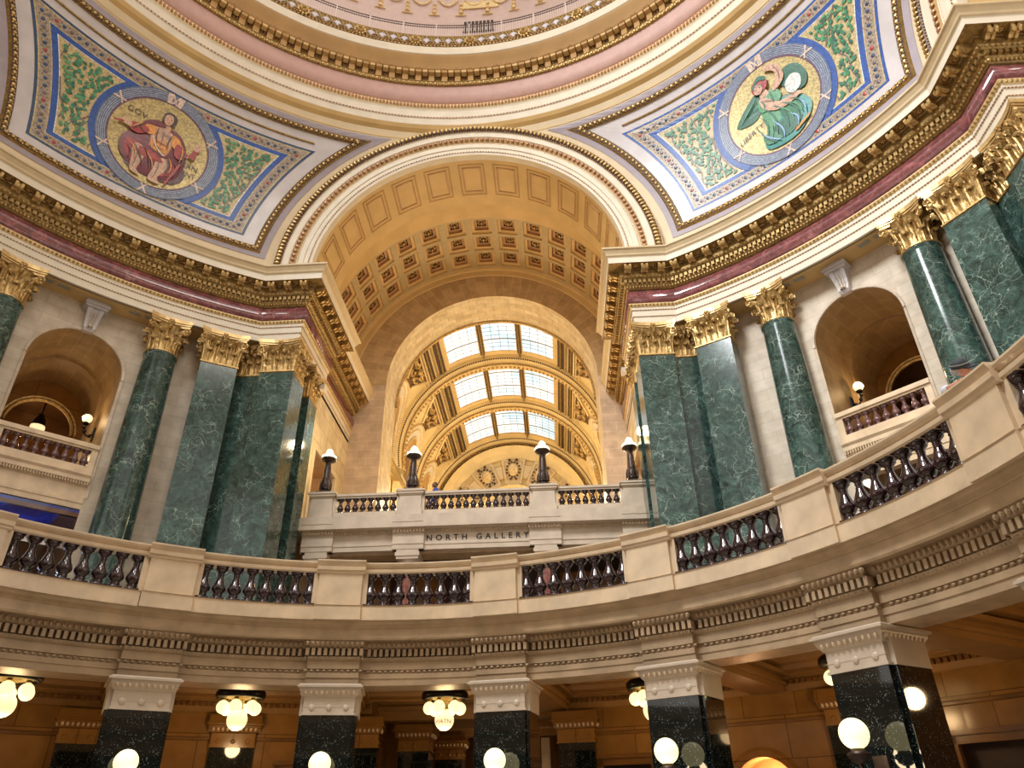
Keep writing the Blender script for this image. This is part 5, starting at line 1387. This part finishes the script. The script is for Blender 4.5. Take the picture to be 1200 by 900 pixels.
# ------------------------------------------------------------------ chandeliers
def chandelier(az,R,label,text=None):
    t=thing('globe_chandelier',label,'chandelier',P(az,R,0),-rad(az),'ceiling chandeliers of the corridor')
    MB().lathe([(.24,4.95),(.25,4.9),(.16,4.84),(.15,4.72),(.2,4.66),(.42,4.6),(.55,4.58),(.60,4.52),(.60,4.42),(.56,4.38),(.50,4.38),(.48,4.46),(.1,4.48)],28,cap=False).build('canopy','black',t,True)
    b=MB()
    for k in range(20): a=k*PI/10; b.ball((.56*cos(a),.56*sin(a),4.46),.035,6,4)
    b.build('beaded_rim','black',t)
    MB().lathe([(.5,4.43),(.3,4.38),(.1,4.34),(.09,4.2),(.12,4.16)],20,cap=False).build('bowl','gold',t,True)
    b=MB(); c=MB()
    for k in range(6):
        a=k*PI/3+.3; x,y=.40*cos(a),.40*sin(a); b.ball((x,y,4.17),.155,16,10); c.lathe([(.05,4.38),(.06,4.33)],8,(x,y,0))
        b_=b
    c.build('globe_caps','gold',t); b.build('small_globes','globe',t,True)
    MB().ball((0,0,3.90),.245,24,14).build('large_globe','globe2',t,True)
    if text:
        textmesh(text,.13,lambda x,y:(x,-math.sqrt(max(0,.250**2-x*x-(y-.09)**2))-.002,3.90+y-.09),'lettering','ink2',t,1.1)
    return t
M['globe2']=mat('lettered_opal_glass',(1,.9,.7),.3,var=0,emit=(1,.78,.42),es=.95); M['ink2']=mat('brown_lettering',(.2,.12,.05),.5,var=0)
chandelier(-22.2,13.0,'black rimmed globe chandelier on the left, between the two left piers')
chandelier(.4,13.0,'black rimmed globe chandelier under the middle bay, lettered lowest globe','VIATN')
chandelier(-44.6,12.3,'globe chandelier cut by the left edge of the picture')
chandelier(23.6,13.2,'globe chandelier half hidden behind the flecked pier right of centre')
chandelier(44.0,13.2,'globe chandelier mostly hidden behind the large flecked pier')
def pendant(loc,rz,label,text=None,r=.24,drop=.6):
    t=thing('pendant_lamp',label,'lamp',loc,rz)
    MB().lathe([(.12,drop+r+.3),(.13,drop+r+.26),(.03,drop+r+.2),(.03,r+.35),(.12,r+.3),(.1,r+.22),(.2,r+.1),(r*.95,r*.45),(r*1.04,r*.3),(r,r*.25)],20,cap=False).build('stem','black',t,True)
    MB().ball((0,0,0),r,24,14).build('globe','globe2',t,True)
    if text:
        for i,tx in enumerate(text): textmesh(tx,.15,lambda x,y,i=i:(x,-math.sqrt(max(0,(r+.004)**2-x*x-(y+.02-.16*i)**2)),y+.02-.16*i),'lettering','ink2',t,1.1)
    return t
pendant((1.95,19.6,3.75),0,'single opal pendant in the passage right of the middle chandelier',None,.24,.5)
pendant(P(60.3,14.0,3.2),-rad(60.3),'lettered opal pendant lamp near the right edge of the picture',('MAD','AVE'),.26,1.1)

# ------------------------------------------------------------------ north gallery balcony
XG0=.2; YF=19.3; gx=[-6.1,-2.6,2.6,6.1]
fb=thing('balcony','grey stone gallery front with dentil cornice carrying the words NORTH GALLERY','balcony',(XG0,YF,0))
b=MB()
def front(prof,x0,x1,b): 
    rows=[[(x,y,z) for y,z in prof] for x in (x0,x1)]; b.grid(rows,True); b.add(rows[0],[tuple(range(len(prof)))]); b.add(rows[1],[tuple(range(len(prof)))])
PF=[(0,10.52),(0,10.70),(-.03,10.71),(-.03,10.78),(.0,10.8),(.0,11.14),(-.05,11.16),(-.10,11.27),(-.2,11.28),(-.2,11.42),(-.28,11.5),(-.28,11.54),(-.1,11.56),(-.1,11.80),(.3,11.80),(.3,10.52)]
front(PF,-6.75,6.4,b); b.build('beam','limegrey',fb)
PF2=[(y-.14,z) for y,z in PF[:-2]]+[(.2,11.80),(.2,10.52)]
for x in gx:
    b=MB(); front(PF2,x-.6,x+.6,b); b.build('projection','limegrey',fb)
b=MB(); u=MB().box(-.03,.03,-.07,.02,-.055,.055)
n=112
for i in range(n):
    x=-6.8+13.6*(i+.5)/n; o=.14 if any(abs(x-g)<.6 for g in gx) else 0
    b.xf(u,rotz(0,(x,-.07-o,11.21)))
b.build('dentil_band','lime2',fb)
textmesh('NORTH GALLERY',.31,lambda x,y:(x+.02,-.008,10.86+y),'inscription','ink',fb,1.78,.008)
MB().box(-6.75,6.4,.3,1.1,10.45,11.8).build('soffit_beam','lime2',fb)
pf=None
glab=['gallery balcony pedestal at the left end, beside the dark pilaster','gallery balcony pedestal left of the inscription','gallery balcony pedestal right of the inscription','gallery balcony pedestal at the right end, beside the green pilaster']
lampl=['bronze lamp standard on the leftmost gallery pedestal','bronze lamp standard on the gallery pedestal left of the skylights','bronze lamp standard on the gallery pedestal right of the skylights','bronze lamp standard on the rightmost gallery pedestal']
for x,l in zip(gx,glab):
    if pf is None:
        pf=thing('gallery_pedestal',l,'pedestal',(XG0+x,YF,11.8),0,'pedestals of the north gallery balcony')
        MB().box(-.48,.48,-.2,.3,0,.3).build('base','limegrey',pf); MB().box(-.43,.43,-.16,.3,.3,.88).box(-.55,.55,-.08,.25,.0,.9).build('die','limegrey',pf)
        MB().box(-.47,.47,-.2,.3,.88,.93).box(-.52,.52,-.25,.35,.93,1.02).box(-.56,.56,-.29,.4,1.02,1.10).build('cap','limegrey',pf)
    else: dup(pf,(XG0+x,YF,11.8),0,l)
def std_bay(parent,x0,x1,n,zr,rail,bal,mt='limegrey',w=.8):
    L=x1-x0
    b=MB(); b.box(x0,x1,-.1,.22,0,.27); b.build('plinth',rail,parent)
    b=MB(); b.box(x0,x1,-.1,.22,.86,.93).box(x0,x1,-.15,.26,.93,1.02); b.build('rail',rail,parent)
    bm=baluster_mb(.59,w,10); bo=None
    for i in range(n):
        loc=(x0+L*(i+.5)/n,.05,.27)
        if bo is None: bo=bm.build('baluster',bal,parent,True,loc=loc)
        else: c=bo.copy(); COL.objects.link(c); c.parent=parent; c.location=loc
for x0,x1,n,l in ((-5.55,-3.15,8,'gallery balcony balustrade, left short bay with eight dark balusters'),(-2.05,2.05,14,'gallery balcony balustrade, long middle bay above the inscription'),(3.15,5.55,8,'gallery balcony balustrade, right short bay')):
    t=thing('gallery_balustrade',l,'balustrade',(XG0+(x0+x1)/2,YF,11.8),0,'balustrades of the north gallery balcony'); h=(x1-x0)/2; std_bay(t,-h,h,n,0,'limegrey','balmar',w=1.12)
# lamp standards
lm=None
for x,l in zip(gx,lampl):
    if lm is None:
        lm=thing('lamp_standard',l,'lamp',(XG0+x,YF+.05,12.9),0,'bronze lamp standards on the gallery balcony')
        MB().box(-.28,.28,-.28,.28,0,.06).lathe([(.27,.06),(.24,.12),(.17,.16),(.15,.2)],16).build('base','bronze',lm)
        MB().lathe([(.19,.2),(.22,.26),(.215,.45),(.17,.62),(.19,.66),(.17,.7),(.135,1.2),(.12,1.36),(.15,1.40)],16).build('shaft','bronze',lm,True)
        b=MB()
        for k in range(8):
            a=k*PI/4; b.tube([(.22*cos(a),.22*sin(a),.22),(.22*cos(a),.22*sin(a),.42),(.175*cos(a),.175*sin(a),.6)],.035,5)
        b.build('leaf_casing','bronze',lm)
        MB().lathe([(.10,1.38),(.16,1.42),(.28,1.48),(.31,1.53),(.30,1.57),(.1,1.57)],20).build('dish','bronze',lm,True)
        b=MB()
        for k in range(10):
            a=k*PI/5; b.ball((.24*cos(a),.24*sin(a),1.62),.075,8,6,1,1,1.1)
        b.build('glass_cups','globew',lm,True)
        MB().lathe([(.2,1.6),(.21,1.68),(.17,1.80),(.14,1.86),(.12,1.93),(.06,1.98),(0,1.99)],18,cap=False).build('glass_dome','globe',lm,True)
    else: dup(lm,(XG0+x,YF+.05,12.9),0,l)
# supports of the gallery, half hidden by the ring balustrade
for x,l in zip(gx,['left','left of the inscription','right of the inscription','right']):
    t=thing('gallery_column','red-brown marble column with pale capital under the gallery, '+({'left':'at the left end','right':'at the right end'}.get(l,l)),'column',(XG0+x,YF+.3,5.6),0,'red marble columns under the gallery')
    MB().lathe([(.38,0),(.38,.15),(.33,.25)],18).build('base','limegrey',t); MB().lathe([(.33,.25),(.30,2.5),(.28,4.3)],22,cap=False).build('shaft','rojo',t,True)
    MB().lathe([(.30,4.3),(.33,4.34),(.3,4.4),(.38,4.55)],22).box(-.42,.42,-.42,.42,4.55,4.66).box(-.46,.46,-.46,.46,4.66,4.8).box(-.42,.42,-.42,.42,4.8,4.93).build('capital','limegrey',t)
b=MB(); b.grid([[(-7.6,22.6,z),(7.6,22.6,z)] for z in (5.5,11.3)]); b.build('wall_under_gallery','dark',None,kind='structure')  # dark sheet paints the shade of the space under the gallery
MB().box(-7,-3.6,22.0,22.6,5.6,10.3).box(-2.5,-1.4,22.0,22.6,5.6,10.4).box(3.3,7,22.0,22.6,5.6,10.3).build('wall_panels','honeyd',None,kind='structure')

# ------------------------------------------------------------------ niche balconies, sconces, pendant
def niche_balcony(m,label):
    ca=CAZ[m]; t=thing('niche_balustrade',label,'balustrade',P(m*ca,RW-.06,11.8),-m*rad(ca),'balustrades in the gallery niches')
    h=1.5
    b=MB(); b.box(-h,h,-.06,.25,0,.27); b.build('plinth','lime',t)
    b=MB(); b.box(-h,h,-.06,.26,.86,.93).box(-h,h,-.12,.3,.93,1.03).box(-h,h,-.08,.28,1.03,1.10); b.build('rail','lime',t)
    b=MB().box(-h,-h+.2,-.05,.25,.27,.86).box(h-.2,h,-.05,.25,.27,.86); b.build('end_block','lime',t)
    bm=baluster_mb(.59,1.12,12); bo=None
    for i in range(9):
        loc=(-1.18+2.36*i/8,.09,.27)
        if bo is None: bo=bm.build('baluster','balmar2',t,True,loc=loc)
        else: c=bo.copy(); COL.objects.link(c); c.parent=t; c.location=loc
    s=struct('trim_%d'%(10 if m<0 else 11),P(m*ca,RW-.06,11.8),-m*rad(ca))
    PFn=[(0,-1.18),(0,-1.0),(-.03,-.99),(-.03,-.90),(.02,-.88),(.02,-.42),(-.03,-.40),(-.06,-.28),(-.13,-.27),(-.13,-.14),(-.2,-.06),(-.2,-.02),(-.06,0),(.3,0),(.3,-1.18)]
    b=MB(); front(PFn,-h,h,b); b.build('balcony_front','lime',s)
    b=MB()
    for i in range(36): b.xf(MB().box(-.026,.026,-.075,.02,-.055,.055),rotz(0,(-h+2*h*(i+.5)/36,-.05,-.33)))
    b.build('dentil_band','lime2',s)
    return t
niche_balcony(-1,'brown marble balustrade in the left niche'); niche_balcony(1,'brown marble balustrade in the right niche')
# glossy coffered soffit below the left balcony, blue light put into its colour
f=npL
b=MB()
pc=thing('varnished_ceiling_panel','glossy blue-lit ceiling panel in a moulded brown frame below the left niche balcony','ceiling panel',f(0,19.3,10.5),0)
pc.location=(0,0,0)
def slab(f,s0,s1,r0,r1,z0,z1,b):
    c=[f(s,r,z) for z in (z0,z1) for r in (r0,r1) for s in (s0,s1)]; b.add(c,[(0,1,3,2),(4,6,7,5),(0,4,5,1),(1,5,7,3),(3,7,6,2),(2,6,4,0)])
b=MB(); slab(f,-1.5,1.5,19.0,21.6,10.5,10.6,b); b.build('panel_field','bluev',pc)
b=MB()
for k,(e,z) in enumerate(((0,10.36),(.1,10.40),(.2,10.44),(.3,10.47))):
    slab(f,-1.5,1.5,19.0+e-.02,19.1+e,z,10.5,b); slab(f,.62+e*.8+.3,1.5,19,21.6,z,10.5,b); slab(f,-1.5,-1.1-e*.8+.1,19,21.6,z,10.5,b)
b.build('panel_frame','brownv',pc)
def sconce(loc,rz,label):
    t=thing('wall_sconce',label,'lamp',loc,rz,'globe sconces in the gallery niches')
    b=MB(); b.box(-.09,.09,-.03,.03,-.75,-.25); b.tube([(0,-.03,-.5),(0,-.2,-.62),(0,-.33,-.5),(0,-.34,-.3),(0,-.34,-.14)],.035,8)
    for z,y in ((-.6,-.12),(-.45,-.3),(-.3,-.36)): b.ball((0,y,z),.065,8,5)
    b.lathe([(.05,-.22),(.11,-.18),(.12,-.13),(.08,-.1)],12,(0,-.34,0)); b.build('bracket','black',t)
    MB().ball((0,-.34,.05),.17,20,12).build('globe','globe',t,True); return t
# left pier: on the side wall nearest the arm
a=rad(45)
def sc_at(m,f,s,r,z,label):
    ca=rad(CAZ[m]); loc=f(s,r,z)
    # front (-y) must point across the niche, towards -s
    tx=Vector((m*cos(ca),-sin(ca),0)); n=-tx if s>0 else tx
    return sconce(loc,math.atan2(n.x,-n.y),label)
SL=sc_at(-1,npL,-1.47,20.7,14.55,'globe sconce on the side wall of the left niche'); SR=sc_at(1,npR,-1.47,20.6,14.42,'globe sconce on the side wall of the right niche')
pendant(npL(-.1,24.6,15.45),0,'opal pendant lamp seen through the small arch of the left niche',None,.27,1.0)

# ------------------------------------------------------------------ people
def skinbody(name,joints,edges,mt,parent,root=0,sub=2):
    me=bpy.data.meshes.new(name); me.from_pydata([j[0] for j in joints],edges,[]); me.materials.append(M[mt])
    o=bpy.data.objects.new(name,me); COL.objects.link(o); o.parent=parent
    md=o.modifiers.new('skin','SKIN'); sv=me.skin_vertices[0].data
    for i,j in enumerate(joints): r=j[1]; sv[i].radius=(r,r) if not isinstance(r,tuple) else r; sv[i].use_root=(i==root)
    md.use_smooth_shade=True
    s=o.modifiers.new('sub','SUBSURF'); s.levels=sub; s.render_levels=sub
    return o
def person(loc,rz,label,top,bottom,skin,hat,hair,arms,lean=0,turn=0):
    def TN(p):
        x,y,z=p; return (x*cos(turn)-y*sin(turn),x*sin(turn)+y*cos(turn),z)
    def HM(b):
        b.v=[LN(TN(v)) for v in b.v]; return b
    def LN(p):
        x,y,z=p
        if z<=.95 or not lean: return (x,y,z)
        d=z-.95; return (x,y*cos(lean)-d*sin(lean),.95+d*cos(lean)+y*sin(lean))
    def LM(b):
        b.v=[LN(v) for v in b.v]; return b
    t=thing('person',label,'person',loc,rz)
    J=[((0,0,.98),(.10,.08)),((0,.01,1.18),(.10,.08)),((0,0,1.36),(.11,.08)),((0,.01,1.48),(.08,.075)),((0,-.005,1.56),(.055,.055))]
    E=[(0,1),(1,2),(2,3),(3,4)]
    for sg in (-1,1):
        n=len(J); A=arms[0 if sg<0 else 1]
        J+= [((sg*.19,.01,1.41),.05)]+[((sg*p[0],p[1],p[2]),r) for p,r in zip(A,(.05,.038,.032))]
        E+=[(2,n),(n,n+1),(n+1,n+2),(n+2,n+3)]
    J=[(LN(p),r) if (i<5 or (i-5)%4==0) else (p,r) for i,(p,r) in enumerate(J)]
    body=skinbody('body',J,E,skin,t)
    # shirt follows the torso and upper arms
    JS=[((0,0,.93),(.165,.125)),((0,.01,1.18),(.165,.125)),((0,0,1.36),(.19,.135)),((0,.01,1.475),(.085,.08))]; ES=[(0,1),(1,2),(2,3)]
    for sg in (-1,1):
        A=arms[0 if sg<0 else 1]; n=len(JS); JS+=[((sg*.2,.01,1.41),.09),((sg*A[0][0],A[0][1],A[0][2]),.075),((sg*A[1][0],A[1][1],A[1][2]),.055)]; ES+=[(2,n),(n,n+1),(n+1,n+2)]
    JS=[(LN(p),r) if (i<4 or (i-4)%3==0) else (p,r) for i,(p,r) in enumerate(JS)]
    skinbody('shirt',JS,ES,top,t)
    JT=[((0,0,.95),(.165,.12))]; ET=[]
    for sg in (-1,1):
        n=len(JT); JT+=[((sg*.1,0,.82),.095),((sg*.11,-.01,.48),.07),((sg*.11,.01,.1),.055)]; ET+=[(0,n),(n,n+1),(n+1,n+2)]
    skinbody('trousers',JT,ET,bottom,t)
    b=MB()
    for sg in (-1,1): b.ball((sg*.11,-.06,.05),.06,12,8,.85,2.1,.8)
    b.build('shoes','shoe',t,True)
    h=MB(); h.ball((0,-.01,1.68),.1,20,14,.8,.98,1.2); h.ball((0,-.07,1.62),.055,12,8,1,.9,.9); h.ball((0,-.112,1.665),.018,8,6,.8,1.2,1.2)
    for sg in (-1,1): h.ball((sg*.083,.0,1.67),.026,8,6,.4,.8,1.2)
    hd=HM(h).build('head',skin,t,True)
    e=MB(); 
    for sg in (-1,1): e.ball((sg*.032,-.098,1.69),.011,8,5)
    e.box(-.024,.024,-.118,-.11,1.622,1.628); HM(e).build('eyes_and_mouth','hairb',t)
    g=MB(); rows=[]
    for i in range(9):
        q=i/8*PI*.62; rows.append([(.088*sin(q)*cos(2*PI*j/18),.012+.108*sin(q)*sin(2*PI*j/18)+(.02 if sin(2*PI*j/18)<0 else 0),1.685+.128*cos(q)-(0 if sin(2*PI*j/18)>-.3 else -0.0)) for j in range(18)])
    if hat: rows=[[ (x,y+.012,z-.03) for x,y,z in r] for r in rows]
    g.grid(rows if hat else rows[:7],True); HM(g).build('hair',hair,t,True)
    if hat:
        c=MB(); rows=[]
        for i in range(7):
            q=i/6*PI*.5; rows.append([(.098*sin(q)*cos(2*PI*j/20),.118*sin(q)*sin(2*PI*j/20),1.715+.095*cos(q)) for j in range(20)])
        c.grid(rows,True); ring=rows[-1]
        c.grid([ring,[(x*1.02,y*1.02,1.69) for x,y,z in ring]],True)
        br=[]; 
        for k in range(3):
            br.append([( (.098+.0*k)*sin(w_)*(1-.05*k),-(.10+.075*k/2)*cos(w_)-.02*k/2,1.70-.018*k/2) for w_ in [(-1.15+2.3*j/12) for j in range(13)]])
        c.grid(br); c.grid([[(x,y,z-.012) for x,y,z in r] for r in br]); cp_=HM(c).build('cap','cap',t,True)
        d=MB(); d.grid([[(.1*cos(2*PI*j/20),.12*sin(2*PI*j/20),z) for j in range(20)] for z in (1.735,1.75)],True); HM(d).build('cap_piping','capw',cp_)
    # hands
    for sg in (-1,1):
        A=arms[0 if sg<0 else 1]; w=Vector((sg*A[2][0],A[2][1],A[2][2])); d=(w-Vector((sg*A[1][0],A[1][1],A[1][2]))).normalized()
        side=d.cross(Vector((0,0,1))).normalized() if abs(d.z)<.9 else Vector((0,-1,0)); dn_=d.cross(side)
        JH=[(tuple(w),.028),(tuple(w+d*.08),(.04,.022))]; EH=[(0,1)]
        for k,Lf in enumerate((.065,.078,.072,.055)):
            n=len(JH); o=side*((k-1.5)*.02); JH+=[(tuple(w+d*.10+o),.010),(tuple(w+d*(.10+Lf*.5)+o+dn_*.008),.009),(tuple(w+d*(.10+Lf*.85)+o+dn_*.03),.008)]; EH+=[(1,n),(n,n+1),(n+1,n+2)]
        n=len(JH); JH+=[(tuple(w+d*.045+side*.04),.012),(tuple(w+d*.085+side*.055+dn_*.015),.010)]; EH+=[(0,n),(n,n+1)]
        skinbody('hand',JH,EH,skin,t,sub=1)
    return t
mp=P(73.7,9.78,5.58)
# man in a cap leaning on the rail, looking to the right
person(mp,math.atan2(-.27,.47),'man in a black cap and pale shirt leaning on the ring balustrade at right','shirt','trouser','skin',True,'hair',(((.26,-.52,1.22),(.2,-.62,1.2),(.1,-.70,1.2)),((.26,-.50,1.22),(.2,-.62,1.2),(.1,-.72,1.2))),rad(40),rad(72)).scale=(1.11,1.11,1.11)
person((-1.62,20.1,11.8),rad(-60),'person in a blue top behind the gallery balustrade','navycloth','trouser','skin2',False,'hairb',(((.26,.02,1.15),(.26,-.1,.95),(.22,-.2,.95)),((.27,.02,1.15),(.27,-.03,.92),(.26,-.08,.82))))

# ------------------------------------------------------------------ enclosing wall behind the camera and other far walls
M['plain']=mat('plain_stone',(.58,.48,.36),.6,var=.08,scale=1)
so=struct('wall_south'); ringgrid([(18.4,5.6),(18.4,21.2)],'plain','wall_face',so,118,242,40)
ringgrid([(15.2,0),(15.2,4.95)],'honeyd','wall_face',so,100,265,40)

# ------------------------------------------------------------------ lights
def lamp(kind,loc,e,col,size=.3,rot=None,name='light',sx=None):
    l=bpy.data.lights.new(name,kind); l.energy=e; l.color=col
    if kind=='POINT': l.shadow_soft_size=size
    if kind=='AREA': l.shape='RECTANGLE' if sx else 'DISK'; l.size=size; l.size_y=sx or size
    if kind=='SPOT': l.spot_size=rad(80); l.spot_blend=.6; l.shadow_soft_size=size
    if kind=='SUN': l.angle=size
    o=bpy.data.objects.new(name,l); COL.objects.link(o); o.location=loc
    if rot is not None: o.rotation_euler=rot
    return o
def aim(o,target):
    d=Vector(target)-o.location; o.rotation_euler=d.to_track_quat('-Z','Y').to_euler(); return o
WARM=(1,.66,.32); WARM2=(1,.78,.48)
for a,R in ((-22.2,13.0),(.4,13.0),(-44.6,12.3),(23.6,13.2),(44,13.2),(66,13)): lamp('POINT',P(a,R,3.55),48,WARM,.2,name='chandelier_light')
for a in (-33.5,-11.1,11.1,33.3,55.4): lamp('POINT',P(a,8.85,2.4),22,WARM2,.2,name='globe_light')
lamp('POINT',(1.0,19.6,3.2),26,WARM,.2,name='passage_light')
for a in (-30.6,31.2): lamp('POINT',P(a,15.6,2.6),30,(1,.6,.3),.1,name='niche_lamp')
for f,z,sg in ((npL,14.6,-1),(npR,14.45,-1)):
    lamp('POINT',f(-.95,20.65,z),52,WARM,.12,name='sconce_light')
lamp('POINT',npL(0,25,14.8),60,WARM,.2,name='pendant_light')
lamp('POINT',npL(.2,20.6,7.6),110,(.25,.42,1),.4,name='blue_fill_light')  # added blue lamp, out of view, tints the soffit panel above
for x in gx: lamp('POINT',(XG0+x,YF+.0,15.15),90,WARM2,.2,name='standard_light')
for y in (30.5,36.2,42): 
    for sg in (-1,1): lamp('POINT',(XG+sg*4.9,y,17.0),480,(1,.87,.6),.4,name='gallery_fill_light')  # added unseen lamps that brighten the gallery vault
lamp('POINT',(XS,22.5,17.5),350,(1,.72,.36),.6,name='arm_fill_light')  # added unseen lamp that brightens the arm vault
# daylight falling through the drum windows of the dome
kl=aim(lamp('AREA',(-9,-10,40),3600,(.95,.98,1),11,name='drum_daylight'),(13,9,11)); kl.data.spread=rad(84)
aim(lamp('AREA',(9,-13,38),2500,(1,.95,.86),12,name='drum_daylight'),(-11,11,16))
W=bpy.data.worlds.new('World'); SC.world=W; W.use_nodes=True
bg=W.node_tree.nodes['Background']; bg.inputs[0].default_value=(1,.92,.82,1); bg.inputs[1].default_value=1.1

# ------------------------------------------------------------------ camera
CE=None
def camera():
    import numpy as np
    f=851.0485
    U=np.array([576.6592-600,-952.5666-450,f]); U/=np.linalg.norm(U)
    nx=60.0; ny=-(nx*U[0]+f*U[2])/U[1]; Nn=np.array([nx,ny,f]); Nn/=np.linalg.norm(Nn); Ee=np.cross(Nn,U)
    R=np.array([Ee,Nn,U])       # rows: world axes in camera coordinates (right, down, forward)
    c=bpy.data.cameras.new('Camera'); o=bpy.data.objects.new('Camera',c); COL.objects.link(o)
    right=R[:,0]; up=-R[:,1]; back=-R[:,2]
    m=Matrix(((right[0],up[0],back[0],2.99763),(right[1],up[1],back[1],-7.110883),(right[2],up[2],back[2],1.6),(0,0,0,1)))
    o.matrix_world=m; c.sensor_width=36; c.sensor_fit='HORIZONTAL'; c.lens=f/1200*36; c.clip_end=300
    SC.camera=o
camera()
v=SC.view_settings; v.view_transform='Standard'; v.look='None'; v.gamma=1; v.use_curve_mapping=False; v.exposure=.12
